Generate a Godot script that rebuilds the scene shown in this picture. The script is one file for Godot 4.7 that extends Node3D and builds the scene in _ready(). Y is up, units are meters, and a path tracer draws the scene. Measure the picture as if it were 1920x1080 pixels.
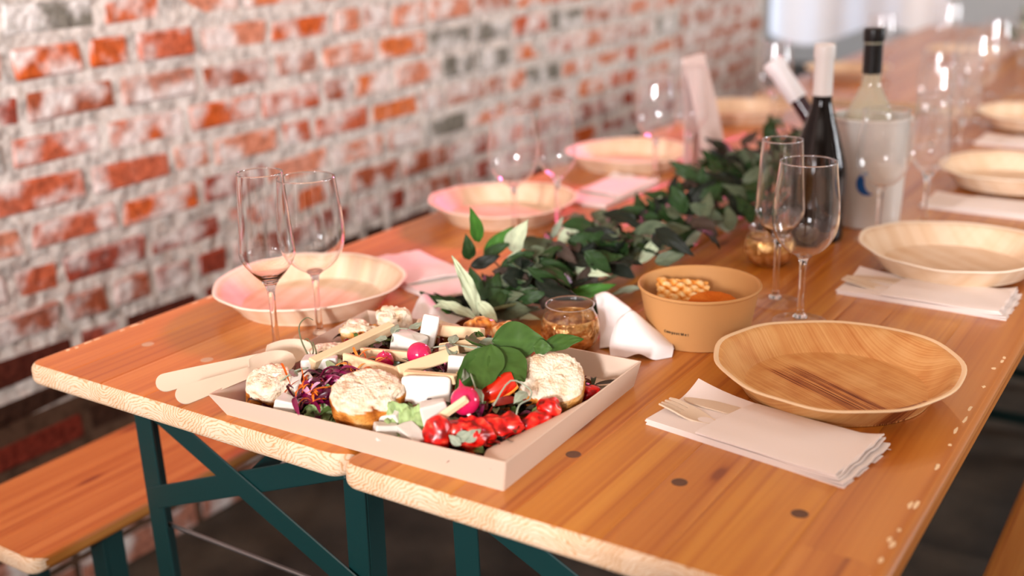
extends Node3D
# A long banquet laid on two narrow trestle tables beside an old brick wall.

const TY := 0.76            # height of the table tops
const WALL_X := -1.12       # face of the brick wall
var rng := RandomNumberGenerator.new()
var M := {}                 # materials
var shared := {}            # shared meshes


# ---------------------------------------------------------------- mesh helper
class MB:
	var v := PackedVector3Array()
	var n := PackedVector3Array()
	var uv := PackedVector2Array()
	var c := PackedColorArray()
	var idx := PackedInt32Array()
	var xf := Transform3D()
	var col := Color.WHITE

	# f(u, v) with u, v in 0..1 gives a point; outward normal is dP/dv x dP/du
	func grid(nu: int, nv: int, f: Callable, wrap := false, fuv = null, fcol = null, flip := false) -> void:
		var base := v.size()
		var pts := PackedVector3Array()
		pts.resize((nu + 1) * (nv + 1))
		for j in nv + 1:
			for i in nu + 1:
				pts[j * (nu + 1) + i] = xf * (f.call(float(i) / nu, float(j) / nv) as Vector3)
		var nn := PackedVector3Array()
		nn.resize(pts.size())
		for j in nv:
			for i in nu:
				var a := j * (nu + 1) + i
				var b := a + 1
				var d := a + nu + 1
				var e := d + 1
				var k := (pts[e] - pts[a]).cross(pts[b] - pts[d])
				if flip:
					k = -k
				nn[a] += k
				nn[b] += k
				nn[d] += k
				nn[e] += k
				if flip:
					idx.append_array(PackedInt32Array([base + a, base + e, base + b, base + a, base + d, base + e]))
				else:
					idx.append_array(PackedInt32Array([base + a, base + b, base + e, base + a, base + e, base + d]))
		if wrap:
			for j in nv + 1:
				var s := nn[j * (nu + 1)] + nn[j * (nu + 1) + nu]
				nn[j * (nu + 1)] = s
				nn[j * (nu + 1) + nu] = s
		for j in [0, nv]:
			if pts[j * (nu + 1)].distance_to(pts[j * (nu + 1) + nu / 2]) < 1e-6:
				var s := Vector3.ZERO
				for i in nu + 1:
					s += nn[j * (nu + 1) + i]
				for i in nu + 1:
					nn[j * (nu + 1) + i] = s
		for j in nv + 1:
			for i in nu + 1:
				var at := j * (nu + 1) + i
				var q := nn[at]
				n.append(q.normalized() if q.length() > 1e-14 else Vector3.UP)
				var uu := float(i) / nu
				var vv := float(j) / nv
				uv.append(fuv.call(uu, vv) if fuv != null else Vector2(uu, vv))
				c.append(fcol.call(uu, vv) if fcol != null else col)
		v.append_array(pts)

	# profile: [radius, height] pairs from below upwards along the outside
	func lathe(prof: Array, seg := 48, smooth := 0, wob = null) -> void:
		var p := PackedVector2Array()
		if smooth > 0:
			var m := prof.size()
			for i in m - 1:
				var p0: Vector2 = prof[max(i - 1, 0)]
				var p1: Vector2 = prof[i]
				var p2: Vector2 = prof[i + 1]
				var p3: Vector2 = prof[min(i + 2, m - 1)]
				for s in smooth:
					p.append(p1.cubic_interpolate(p2, p0, p3, float(s) / smooth))
			p.append(prof[m - 1])
		else:
			for q in prof:
				p.append(q)
		var nv := p.size() - 1
		grid(seg, nv, func(u: float, t: float) -> Vector3:
			var q := p[int(round(t * nv))]
			var a := u * TAU
			var r := maxf(q.x, 0.0)
			var y := q.y
			if wob != null:
				var w: Vector2 = wob.call(a, q)
				r += w.x
				y += w.y
			return Vector3(r * cos(a), y, r * sin(a)), true)

	# every stretch of the profile flat, with a crease at each point
	func turned(prof: Array, seg := 32) -> void:
		for i in prof.size() - 1:
			lathe([prof[i], prof[i + 1]], seg)

	func quad(a: Vector3, b: Vector3, d: Vector3, e: Vector3, ua := Vector2(0, 0), ub := Vector2(1, 0), ud := Vector2(1, 1), ue := Vector2(0, 1)) -> void:
		# a b d e run clockwise seen from the front
		var base := v.size()
		var p := [xf * a, xf * b, xf * d, xf * e]
		var k := ((p[2] as Vector3) - (p[0] as Vector3)).cross((p[1] as Vector3) - (p[3] as Vector3)).normalized()
		for q in p:
			v.append(q)
			n.append(k)
			c.append(col)
		uv.append_array(PackedVector2Array([ua, ub, ud, ue]))
		idx.append_array(PackedInt32Array([base, base + 1, base + 2, base, base + 2, base + 3]))

	func tri(a: Vector3, b: Vector3, d: Vector3) -> void:
		var base := v.size()
		var p := [xf * a, xf * b, xf * d]
		var k := ((p[2] as Vector3) - (p[0] as Vector3)).cross((p[1] as Vector3) - (p[0] as Vector3)).normalized()
		for q in p:
			v.append(q)
			n.append(k)
			c.append(col)
			uv.append(Vector2((q as Vector3).x, (q as Vector3).z))
		idx.append_array(PackedInt32Array([base, base + 1, base + 2]))

	# box with chamfered edges
	func box(lo: Vector3, hi: Vector3, ch := 0.0, jit := 0.0, r: RandomNumberGenerator = null) -> void:
		var mid := (lo + hi) / 2.0
		var h := (hi - lo) / 2.0
		var s := [Vector3.RIGHT, Vector3.UP, Vector3.BACK]
		var jt := {}
		for sx in [-1, 1]:
			for sy in [-1, 1]:
				for sz in [-1, 1]:
					jt[Vector3i(sx, sy, sz)] = Vector3(r.randf_range(-jit, jit), r.randf_range(-jit, jit), r.randf_range(-jit, jit)) if r else Vector3.ZERO
		# corner k on face axis a
		var pt := func(sg: Vector3i, a: int) -> Vector3:
			var q := Vector3.ZERO
			for k in 3:
				q[k] = sg[k] * (h[k] if k == a else h[k] - ch)
			return mid + q + (jt[sg] as Vector3)
		for a in 3:
			var b := (a + 1) % 3
			var d := (a + 2) % 3
			for sa in [-1, 1]:
				var cs: Array = []
				for st in [[-1, -1], [1, -1], [1, 1], [-1, 1]]:
					var sg := Vector3i.ZERO
					sg[a] = sa
					sg[b] = st[0]
					sg[d] = st[1]
					cs.append(pt.call(sg, a))
				if sa > 0:
					quad(cs[3], cs[2], cs[1], cs[0])
				else:
					quad(cs[0], cs[1], cs[2], cs[3])
		if ch <= 0.0:
			return
		for a in 3:                      # chamfers along axis a
			var b := (a + 1) % 3
			var d := (a + 2) % 3
			for sb in [-1, 1]:
				for sd in [-1, 1]:
					var g0 := Vector3i.ZERO
					var g1 := Vector3i.ZERO
					g0[a] = -1
					g1[a] = 1
					g0[b] = sb
					g1[b] = sb
					g0[d] = sd
					g1[d] = sd
					if sb * sd < 0:
						quad(pt.call(g0, b), pt.call(g0, d), pt.call(g1, d), pt.call(g1, b))
					else:
						quad(pt.call(g0, d), pt.call(g0, b), pt.call(g1, b), pt.call(g1, d))
		for sg in jt:
			if sg.x * sg.y * sg.z > 0:
				tri(pt.call(sg, 0), pt.call(sg, 2), pt.call(sg, 1))
			else:
				tri(pt.call(sg, 0), pt.call(sg, 1), pt.call(sg, 2))

	# a thick sheet: mid surface f, half thickness h along its own normal
	func sheet(nu: int, nv: int, f: Callable, h: float, fuv = null, fcol = null) -> void:
		var e := 0.002
		var off := func(u: float, t: float, s: float) -> Vector3:
			var p: Vector3 = f.call(u, t)
			var du: Vector3 = (f.call(minf(u + e, 1.0), t) as Vector3) - (f.call(maxf(u - e, 0.0), t) as Vector3)
			var dv: Vector3 = (f.call(u, minf(t + e, 1.0)) as Vector3) - (f.call(u, maxf(t - e, 0.0)) as Vector3)
			return p + dv.cross(du).normalized() * s
		grid(nu, nv, func(u: float, t: float) -> Vector3: return off.call(u, t, h), false, fuv, fcol)
		grid(nu, nv, func(u: float, t: float) -> Vector3: return off.call(u, t, -h), false, fuv, fcol, true)
		grid(nu, 1, func(u: float, t: float) -> Vector3: return off.call(u, 0.0, -h + 2.0 * h * t), false, null, func(u: float, _t: float) -> Color: return fcol.call(u, 0.0) if fcol != null else col)
		grid(nu, 1, func(u: float, t: float) -> Vector3: return off.call(u, 1.0, -h + 2.0 * h * t), false, null, func(u: float, _t: float) -> Color: return fcol.call(u, 1.0) if fcol != null else col, true)
		grid(nv, 1, func(u: float, t: float) -> Vector3: return off.call(0.0, u, -h + 2.0 * h * t), false, null, func(u: float, _t: float) -> Color: return fcol.call(0.0, u) if fcol != null else col, true)
		grid(nv, 1, func(u: float, t: float) -> Vector3: return off.call(1.0, u, -h + 2.0 * h * t), false, null, func(u: float, _t: float) -> Color: return fcol.call(1.0, u) if fcol != null else col)

	# a round bar through points, radius per point
	func tube(pts: Array, rad: Callable, seg := 8, sub := 4) -> void:
		var p := PackedVector3Array()
		var m := pts.size()
		for i in m - 1:
			var p0: Vector3 = pts[max(i - 1, 0)]
			var p3: Vector3 = pts[min(i + 2, m - 1)]
			for s in sub:
				p.append((pts[i] as Vector3).cubic_interpolate(pts[i + 1], p0, p3, float(s) / sub))
		p.append(pts[m - 1])
		var nv := p.size() - 1
		var side := PackedVector3Array()
		var last := Vector3.UP
		for i in nv + 1:
			var d := (p[min(i + 1, nv)] - p[max(i - 1, 0)]).normalized()
			if absf(d.dot(last)) > 0.98:
				last = Vector3.RIGHT if absf(d.x) < 0.9 else Vector3.BACK
			last = (last - d * d.dot(last)).normalized()
			side.append(last)
		grid(seg, nv + 2, func(u: float, t: float) -> Vector3:
			var k := clampi(int(round(t * (nv + 2))) - 1, 0, nv)
			var d := (p[min(k + 1, nv)] - p[max(k - 1, 0)]).normalized()
			var r: float = rad.call(float(k) / nv) if t > 0.0001 and t < 0.9999 else 0.0
			return p[k] + (side[k] * cos(u * TAU) + side[k].cross(d) * sin(u * TAU)) * r, true)

	# outline (anticlockwise seen from +y, in x and z) raised between two heights, edges eased by b
	func prism(poly: PackedVector2Array, y0: float, y1: float, b := 0.0, bend = null) -> void:
		var m := poly.size()
		var inner := PackedVector2Array()
		for i in m:
			var d0 := (poly[i] - poly[(i + m - 1) % m]).normalized()
			var d1 := (poly[(i + 1) % m] - poly[i]).normalized()
			var nrm := (d0.orthogonal() + d1.orthogonal())
			nrm = nrm.normalized() / maxf(0.5, sqrt((1.0 + d0.dot(d1)) / 2.0))
			inner.append(poly[i] + nrm * b)
		var area := 0.0
		for i in m:
			area += poly[i].cross(poly[(i + 1) % m])
		if area > 0.0 and b > 0.0:
			for i in m:
				inner[i] = poly[i] * 2.0 - inner[i]
		var rings := [[inner, y0], [poly, y0 + b], [poly, y1 - b], [inner, y1]] if b > 0.0 else [[poly, y0], [poly, y1]]
		var put := func(q: Vector2, y: float) -> Vector3:
			var s := Vector3(q.x, y, q.y)
			return bend.call(s) if bend != null else s
		for k in rings.size() - 1:
			var ra: PackedVector2Array = rings[k][0]
			var rb: PackedVector2Array = rings[k + 1][0]
			grid(m, 1, func(u: float, t: float) -> Vector3:
				var i := int(round(u * m)) % m
				return put.call(ra[i], rings[k][1]) if t < 0.5 else put.call(rb[i], rings[k + 1][1]), true, null, null, area < 0.0)
		var ts := Geometry2D.triangulate_polygon(inner)
		for i in range(0, ts.size(), 3):
			var a: Vector2 = inner[ts[i]]
			var bb: Vector2 = inner[ts[i + 1]]
			var dd: Vector2 = inner[ts[i + 2]]
			if (bb - a).cross(dd - a) < 0.0:
				var sw := bb
				bb = dd
				dd = sw
			tri(put.call(a, y1), put.call(bb, y1), put.call(dd, y1))
			tri(put.call(a, y0), put.call(dd, y0), put.call(bb, y0))

	func arrays() -> Array:
		var a := []
		a.resize(Mesh.ARRAY_MAX)
		a[Mesh.ARRAY_VERTEX] = v
		a[Mesh.ARRAY_NORMAL] = n
		a[Mesh.ARRAY_TEX_UV] = uv
		a[Mesh.ARRAY_COLOR] = c
		a[Mesh.ARRAY_INDEX] = idx
		return a

	func mesh(into: ArrayMesh = null) -> ArrayMesh:
		var m := into if into else ArrayMesh.new()
		m.add_surface_from_arrays(Mesh.PRIMITIVE_TRIANGLES, arrays())
		return m


# ---------------------------------------------------------------- scene helpers
func at(x: float, y: float, z: float) -> Vector3:   # y measured from the table top
	return Vector3(x, TY + y, z)


func tag(o: Node3D, label: String, category: String, group := "", kind := "") -> Node3D:
	o.set_meta("label", label)
	o.set_meta("category", category)
	if group:
		o.set_meta("group", group)
	if kind:
		o.set_meta("kind", kind)
	return o


func thing(called: String, label: String, category: String, where: Vector3, turn := 0.0, group := "") -> Node3D:
	var o := Node3D.new()
	o.name = called
	o.position = where
	o.rotation.y = turn
	tag(o, label, category, group)
	add_child(o, true)
	return o


func part(called: String, m: Mesh, mat: Material, parent: Node3D, xf := Transform3D()) -> MeshInstance3D:
	var o := MeshInstance3D.new()
	o.name = called
	o.mesh = m
	o.transform = xf
	if mat:
		o.material_override = mat
	parent.add_child(o, true)
	return o


func lone(called: String, m: Mesh, mat: Material, label: String, category: String, xf := Transform3D(), group := "") -> MeshInstance3D:
	var o := part(called, m, mat, self, xf)
	tag(o, label, category, group)
	return o


func struct(called: String, m: Mesh, mat: Material, xf := Transform3D()) -> MeshInstance3D:
	var o := part(called, m, mat, self, xf)
	o.set_meta("kind", "structure")
	return o


func copy_of(o: Node3D, where: Vector3, turn: float, label: String) -> Node3D:
	var d: Node3D = o.duplicate()
	d.position = where
	d.rotation = Vector3(0, turn, 0)
	d.set_meta("label", label)
	add_child(d, true)
	return d


func mat(called: String, col: Color, rough := 0.6, spec := 0.5) -> StandardMaterial3D:
	var m := StandardMaterial3D.new()
	m.resource_name = called
	m.albedo_color = col
	m.roughness = rough
	m.metallic_specular = spec
	M[called] = m
	return m


func c8(r: int, g: int, b: int) -> Color:
	return Color(r / 255.0, g / 255.0, b / 255.0)


func lin(r: int, g: int, b: int) -> Color:      # a vertex colour: linear values
	return c8(r, g, b).srgb_to_linear()


func noise(s: int, freq: float, oct := 3, type := FastNoiseLite.TYPE_SIMPLEX_SMOOTH) -> FastNoiseLite:
	var f := FastNoiseLite.new()
	f.seed = s
	f.frequency = freq
	f.noise_type = type
	f.fractal_octaves = oct
	return f


# bytes of a noise picture, w x h, stretched from sw x sh
func noise_bytes(f: FastNoiseLite, w: int, h: int, sw := 0, sh := 0) -> PackedByteArray:
	var im := f.get_image(sw if sw else w, sh if sh else h, false, false, true)
	if sw or sh:
		im.resize(w, h, Image.INTERPOLATE_CUBIC)
	im.convert(Image.FORMAT_L8)
	return im.get_data()


func ramp(cs: Array, t: float) -> Color:
	t = clampf(t, 0.0, 1.0) * (cs.size() - 1)
	var k := mini(int(t), cs.size() - 2)
	return (cs[k] as Color).lerp(cs[k + 1], t - k)


func tex(w: int, h: int, f: Callable, alpha := false) -> ImageTexture:   # f(i) gives the colour of pixel i
	var ch := 4 if alpha else 3
	var d := PackedByteArray()
	d.resize(w * h * ch)
	for i in w * h:
		var c: Color = f.call(i)
		var o := i * ch
		d[o] = c.r8
		d[o + 1] = c.g8
		d[o + 2] = c.b8
		if alpha:
			d[o + 3] = c.a8
	return ImageTexture.create_from_image(Image.create_from_data(w, h, false, Image.FORMAT_RGBA8 if alpha else Image.FORMAT_RGB8, d))


func ntex(f: FastNoiseLite, size := 256, normal := false, bump := 4.0) -> NoiseTexture2D:
	var t := NoiseTexture2D.new()
	t.width = size
	t.height = size
	t.seamless = true
	t.noise = f
	t.as_normal_map = normal
	t.bump_strength = bump
	return t


func _ready() -> void:
	rng.seed = 7
	camera_and_light()
	materials()
	room()
	tables()
	benches()
	place_settings()
	tray()
	food()
	garland()
	centre_pieces()
	far_tables()


func camera_and_light() -> void:
	var cam := Camera3D.new()
	cam.name = "camera"
	var right := Vector3(0.83768826, -0.02765087, -0.54544826)
	var up := Vector3(-0.14832093, 0.94966485, -0.2759304)
	var back := Vector3(0.52562275, 0.31204505, 0.79142189)
	cam.transform = Transform3D(Basis(right, up, back).orthonormalized(), at(0.67180613, 0.48165712, 0.70579177))
	cam.near = 0.05
	cam.far = 60.0
	var at_lens := CameraAttributesPhysical.new()
	at_lens.frustum_focal_length = 39.1
	at_lens.frustum_focus_distance = 1.17
	at_lens.exposure_aperture = 2.4
	at_lens.exposure_multiplier = 1.0
	cam.attributes = at_lens
	cam.projection = Camera3D.PROJECTION_FRUSTUM
	cam.size = 2.0 * cam.near * 540.0 / 2085.2238
	cam.current = true
	add_child(cam)

	var env := Environment.new()
	env.background_mode = Environment.BG_COLOR
	env.background_color = Color(0.72, 0.78, 0.86)
	env.background_energy_multiplier = 6.0
	env.tonemap_mode = Environment.TONE_MAPPER_LINEAR
	env.tonemap_exposure = 0.9
	env.sdfgi_enabled = true
	env.ssao_enabled = true
	env.ssil_enabled = true
	var we := WorldEnvironment.new()
	we.name = "world"
	we.environment = env
	add_child(we)

	# daylight through the two tall windows behind the photographer
	for k in 2:
		var a := AreaLight3D.new()
		a.name = "window_daylight"
		a.area_size = [Vector2(0.32, 1.15), Vector2(0.9, 1.2)][k]
		a.area_normalize_energy = true
		a.light_color = Color(1.0, 0.98, 0.985)
		a.light_energy = [52.0, 15.0][k]
		a.area_range = 20.0
		a.shadow_enabled = true
		a.position = Vector3([1.75, 0.55][k], 1.80, 4.62)
		add_child(a)
		a.look_at(at(0.0, 0.0, -0.4))
	# unseen window light added in the right-hand wall to brighten the far end
	var side_fill := AreaLight3D.new()
	side_fill.name = "added_side_daylight"
	side_fill.area_size = Vector2(1.5, 1.2)
	side_fill.area_normalize_energy = true
	side_fill.light_color = Color(1.0, 1.0, 1.0)
	side_fill.light_energy = 15.0
	side_fill.area_range = 20.0
	side_fill.shadow_enabled = true
	side_fill.position = Vector3(4.9, 1.75, -4.2)
	add_child(side_fill)
	side_fill.look_at(at(-0.3, 0.0, -2.8))
	# the pink party lamp at the far end of the room
	var pink := SpotLight3D.new()
	pink.name = "pink_party_light"
	pink.light_color = Color(1.0, 0.36, 0.62)
	pink.light_energy = 26.0
	pink.spot_range = 12.0
	pink.spot_angle = 8.5
	pink.spot_angle_attenuation = 0.8
	pink.light_size = 0.22
	pink.shadow_enabled = true
	pink.position = Vector3(-0.55, 2.2, -4.3)
	add_child(pink)
	pink.look_at(at(-0.50, 0.0, -0.75))


func materials() -> void:
	# --- varnished spruce, grain along v
	var w := 512
	var h := 1024
	var fine := noise_bytes(noise(11, 0.11, 3), w, h, w, 20)
	var wide := noise_bytes(noise(12, 0.018, 2), w, h, w, 10)
	var streak := noise_bytes(noise(13, 0.045, 2), w, h, w, 6)
	var warp := noise_bytes(noise(14, 0.006, 2), w, h, 128, 96)
	var spot := noise_bytes(noise(15, 0.03, 3), w, h, 256, 96)
	var cs := [c8(226, 180, 108), c8(210, 154, 78), c8(188, 122, 50), c8(146, 82, 28)]
	var knots := [Vector3(90, 200, 9), Vector3(300, 470, 7), Vector3(420, 820, 8), Vector3(180, 730, 6), Vector3(380, 120, 5)]
	M.wood_tex = tex(w, h, func(i: int) -> Color:
		var x := i % w
		var ring := 0.5 + 0.5 * sin((x * 0.16 + warp[i] * 0.13 + wide[i] * 0.05))
		var t := 0.17 * fine[i] / 255.0 + 0.30 * wide[i] / 255.0 + 0.11 * pow(ring, 3.0) + 0.2 * spot[i] / 255.0
		t += 0.36 * clampf((streak[i] - 172) / 60.0, 0.0, 1.0)
		for q in knots:
			var kx: float = (x - q.x) / q.z
			var ky: float = (i / w - q.y) / (q.z * 1.5)
			if absf(kx) < 4.0 and absf(ky) < 6.0:
				t += 0.75 * exp(-(kx * kx + ky * ky)) + 0.25 * exp(-(kx * kx + ky * ky * 0.12))
		return ramp(cs, t))
	# --- end grain: arcs of growth rings, one heart to each 0.2 of u
	var eg := noise_bytes(noise(16, 0.02, 3), 1024, 128)
	var ecs := [c8(226, 204, 178), c8(216, 188, 156), c8(200, 154, 110), c8(168, 110, 64)]
	M.end_tex = tex(1024, 128, func(i: int) -> Color:
		var x := i % 1024
		var y := i / 1024
		var k := x / 128
		var hx := 64.0 + 40.0 * sin(k * 2.3)
		var hy := -70.0 + 120.0 * fposmod(k * 0.618, 1.0) if k % 3 else 200.0
		var d := Vector2(((x % 128) - hx) * 2.3, y - hy).length() + eg[i] * 0.10
		var ring := pow(0.5 + 0.5 * sin(d * 0.36), 4.0)
		return ramp(ecs, 0.06 + 0.55 * ring + 0.25 * fposmod(k * 0.37, 1.0) + 0.2 * (eg[i] / 255.0 - 0.4)))
	# --- palm leaf plates: parallel veins
	var pf := noise_bytes(noise(21, 0.30, 2), 512, 512, 512, 4)
	var pw := noise_bytes(noise(22, 0.02, 2), 512, 512, 512, 3)
	var pb := noise_bytes(noise(23, 0.012, 3), 512, 512)
	var palm := [c8(238, 222, 202), c8(230, 206, 178), c8(212, 178, 140), c8(184, 134, 88)]
	M.palm_tex = tex(512, 512, func(i: int) -> Color:
		return ramp(palm, 0.22 * pf[i] / 255.0 + 0.4 * pw[i] / 255.0 + 0.22 * pb[i] / 255.0))
	var palm2 := [c8(232, 190, 134), c8(220, 168, 106), c8(196, 130, 70), c8(130, 58, 26), c8(90, 30, 14)]
	M.palm_dark_tex = tex(512, 512, func(i: int) -> Color:
		var x := (i % 512) / 512.0
		var band := smoothstep(0.37, 0.39, x) * (1.0 - smoothstep(0.50, 0.53, x)) * smoothstep(0.2, 0.32, float(i / 512) / 512.0)
		var t := 0.30 * pf[i] / 255.0 + 0.14 * pw[i] / 255.0 + 0.2 * pb[i] / 255.0
		t += band * (0.2 + 0.5 * clampf((pf[i] - 120) / 60.0, 0.0, 1.0))
		return ramp(palm2, t))
	# --- bricks: lime wash that smears over brick and joint alike
	var lw := noise_bytes(noise(31, 0.012, 2), 1024, 1024)
	var lf := noise_bytes(noise(32, 0.05, 3), 1024, 1024)
	M.lime_tex = tex(1024, 1024, func(i: int) -> Color:
		var a := clampf((lw[i] * 0.86 + lf[i] * 0.24 - 112.0) / 84.0, 0.0, 1.0)
		var g := 206 + int(lf[i] * 0.12)
		return Color8(g, g - 4, g - 7, int(a * 225)), true)
	var soot := noise_bytes(noise(33, 0.02, 4), 512, 512)
	M.brick_tex = tex(512, 512, func(i: int) -> Color:
		var s := 0.72 + 0.5 * soot[i] / 255.0
		s = minf(s, 1.0)
		return Color(s, s, s))
	var rough_n := noise(34, 0.03, 4)
	M.rough_normal = ntex(rough_n, 256, true, 6.0)
	# --- concrete floor
	var cf := noise_bytes(noise(41, 0.01, 4), 512, 512)
	var cg := noise_bytes(noise(42, 0.2, 2), 512, 512)
	M.floor_tex = tex(512, 512, func(i: int) -> Color:
		return ramp([c8(40, 36, 32), c8(70, 64, 56), c8(100, 90, 78)], cf[i] / 255.0 * 0.8 + cg[i] / 255.0 * 0.2))

	for k in 8:
		var m := mat("varnished_spruce_%d" % k, [Color(0.94, 0.83, 0.58), Color(0.86, 0.68, 0.5), Color(0.90, 0.76, 0.6), Color(0.80, 0.62, 0.38)][k - 4] if k > 3 else [Color(1.0, 0.95, 0.80), Color(0.96, 0.82, 0.68), Color(1.0, 0.90, 0.86), Color(0.90, 0.74, 0.52)][k], 0.34)
		m.albedo_texture = M.wood_tex
		m.clearcoat_enabled = true
		m.clearcoat = 0.25
		m.clearcoat_roughness = 0.22
	var e := mat("end_grain", Color(1, 1, 1), 0.6, 0.3)
	e.albedo_texture = M.end_tex
	var bw := mat("bench_wood", Color(0.86, 0.78, 0.68), 0.5)
	bw.albedo_texture = M.wood_tex
	mat("green_steel", c8(6, 50, 50), 0.42)
	mat("zinc", c8(150, 150, 150), 0.4).metallic = 0.9
	mat("screw_head", c8(92, 60, 44), 0.5)
	mat("bare_wood", c8(240, 214, 172), 0.7)
	mat("screw_lit", c8(206, 176, 140), 0.35).metallic = 0.3  # paler copy of the screw head, its highlight painted into the colour
	var p := mat("palm_leaf", Color(1, 1, 1), 0.55, 0.35)
	p.albedo_texture = M.palm_tex
	p.uv1_triplanar = true
	p.uv1_scale = Vector3(3.2, 0.25, 3.2)
	mat("palm_leaf_lit_rim", c8(240, 226, 206), 0.6, 0.3)  # pale cut edge, with the light caught along it put into the colour
	mat("palm_leaf_lit_rim_tan", c8(236, 206, 166), 0.6, 0.3)
	var pd := mat("palm_leaf_streaked", Color(1, 1, 1), 0.5, 0.35)
	pd.albedo_texture = M.palm_dark_tex
	var br := [c8(196, 92, 42), c8(204, 132, 104), c8(188, 96, 66), c8(150, 66, 48), c8(120, 116, 106), c8(206, 112, 62), c8(176, 118, 98), c8(160, 84, 56), c8(112, 44, 32), c8(84, 40, 30), c8(64, 42, 32)]  # last three tones carry the shade low on the wall
	for k in br.size():
		var m := mat("brick_%d" % k, br[k], 0.92, 0.2)
		m.albedo_texture = M.brick_tex
		m.uv1_triplanar = true
		m.uv1_world_triplanar = true
		m.uv1_scale = Vector3(4, 4, 4)
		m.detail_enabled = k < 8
		m.detail_albedo = M.lime_tex
		m.detail_uv_layer = BaseMaterial3D.DETAIL_UV_2
		m.uv2_triplanar = true
		m.uv2_world_triplanar = true
		m.uv2_scale = Vector3(0.62, 0.62, 0.62)
		m.normal_enabled = true
		m.normal_texture = M.rough_normal
		m.normal_scale = 0.8
	var mo := mat("lime_mortar", c8(208, 200, 193), 0.95, 0.2)
	mo.albedo_texture = M.brick_tex
	mo.uv1_triplanar = true
	mo.uv1_world_triplanar = true
	mo.uv1_scale = Vector3(2.3, 2.3, 2.3)
	mo.normal_enabled = true
	mo.normal_texture = M.rough_normal
	mat("shaded_mortar", c8(88, 66, 52), 0.95, 0.2).albedo_texture = M.brick_tex  # mortar colour with the shade low on the wall painted in
	M.shaded_mortar.uv1_triplanar = true
	M.shaded_mortar.uv1_world_triplanar = true
	M.shaded_mortar.uv1_scale = Vector3(2.3, 2.3, 2.3)
	var fl := mat("dark_concrete", Color(1, 1, 1), 0.7)
	fl.albedo_texture = M.floor_tex
	fl.uv1_triplanar = true
	fl.uv1_world_triplanar = true
	fl.uv1_scale = Vector3(0.7, 0.7, 0.7)
	mat("plaster", c8(190, 180, 170), 0.9, 0.2)
	mat("timber_dark", c8(84, 58, 40), 0.7)
	# --- glass
	var g := mat("thin_glass", Color(1, 1, 1, 0.02), 0.02, 0.6)
	g.transparency = BaseMaterial3D.TRANSPARENCY_ALPHA
	var sg := mat("solid_glass", Color(1, 1, 1, 0.0), 0.01, 0.5)
	sg.transparency = BaseMaterial3D.TRANSPARENCY_ALPHA
	sg.refraction_enabled = true
	sg.refraction_scale = 0.05
	mat("wine_dark", c8(12, 8, 8), 0.08, 0.4)
	mat("capsule_silver", c8(232, 232, 232), 0.3)
	mat("capsule_black", c8(14, 14, 16), 0.28)
	mat("capsule_white", c8(236, 236, 240), 0.4)
	mat("cooler_plum", c8(96, 72, 82), 0.5)
	mat("bottle_plum", c8(56, 36, 44), 0.15, 0.6)
	var cg2 := mat("pale_bottle_glass", Color(0.86, 0.86, 0.76, 0.42), 0.05, 0.6)
	cg2.transparency = BaseMaterial3D.TRANSPARENCY_ALPHA
	mat("bucket_white", c8(222, 222, 218), 0.3)
	mat("bucket_blue", c8(10, 92, 176), 0.4)
	# --- paper and card
	mat("napkin_paper", c8(236, 226, 220), 0.85, 0.2)
	mat("white_cloth", c8(240, 236, 236), 0.85, 0.2)
	mat("kraft_card", c8(212, 190, 170), 0.75, 0.25)
	mat("kraft_bowl", c8(192, 142, 88), 0.6, 0.3)
	mat("menu_card", c8(214, 194, 186), 0.8, 0.2)
	mat("cutlery_birch", c8(218, 198, 174), 0.6, 0.3)
	mat("print_black", c8(34, 26, 20), 0.7)
	var vg := mat("mercury_glass", c8(240, 216, 174), 0.2)
	vg.metallic = 0.6
	var vn := noise_bytes(noise(51, 0.05, 4), 256, 256)
	vg.albedo_texture = tex(256, 256, func(i: int) -> Color: return ramp([c8(170, 128, 74), c8(236, 200, 144), c8(255, 240, 212)], (vn[i] - 80) / 90.0))
	vg.uv1_triplanar = true
	vg.uv1_scale = Vector3(6, 6, 6)
	vg.normal_enabled = true
	vg.normal_texture = ntex(noise(52, 0.05, 3), 256, true, 8.0)
	vg.normal_scale = 0.5
	mat("candle_wax", c8(240, 226, 196), 0.6).subsurf_scatter_enabled = true
	# --- food: colours come with the vertices
	for q in [["food_matt", 0.75, 0.3], ["food_wet", 0.3, 0.5]]:
		var m := mat(q[0], Color.WHITE, q[1], q[2])
		m.vertex_color_use_as_albedo = true
	var bd := mat("bread", Color.WHITE, 0.85, 0.2)
	bd.vertex_color_use_as_albedo = true
	bd.normal_enabled = true
	bd.normal_texture = ntex(noise(61, 0.04, 4), 256, true, 9.0)
	bd.uv1_triplanar = true
	bd.uv1_scale = Vector3(24, 24, 24)
	M.bread.normal_scale = 0.9
	mat("cheese_white", c8(214, 208, 198), 0.5).subsurf_scatter_enabled = true
	mat("cheese_cream", c8(226, 198, 156), 0.5)
	mat("radish_pink", c8(206, 26, 84), 0.16, 0.6)
	mat("radish_white", c8(246, 236, 232), 0.4)
	var lv := [["leaf_deep", c8(40, 66, 30)], ["leaf_mid", c8(70, 122, 44)], ["leaf_sage", c8(190, 202, 168)], ["leaf_dark", c8(26, 34, 24)], ["leaf_brown", c8(70, 58, 50)], ["leaf_basil", c8(66, 98, 40)], ["leaf_lettuce", c8(170, 196, 130)], ["leaf_grey", c8(150, 160, 138)], ["leaf_dull", c8(92, 104, 80)]]
	for q in lv:
		var m := mat(q[0], q[1], 0.55, 0.35)
		m.vertex_color_use_as_albedo = true
		m.backlight_enabled = true
		m.backlight = Color(0.1, 0.12, 0.05)
	mat("stem", c8(92, 96, 62), 0.6)
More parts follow.
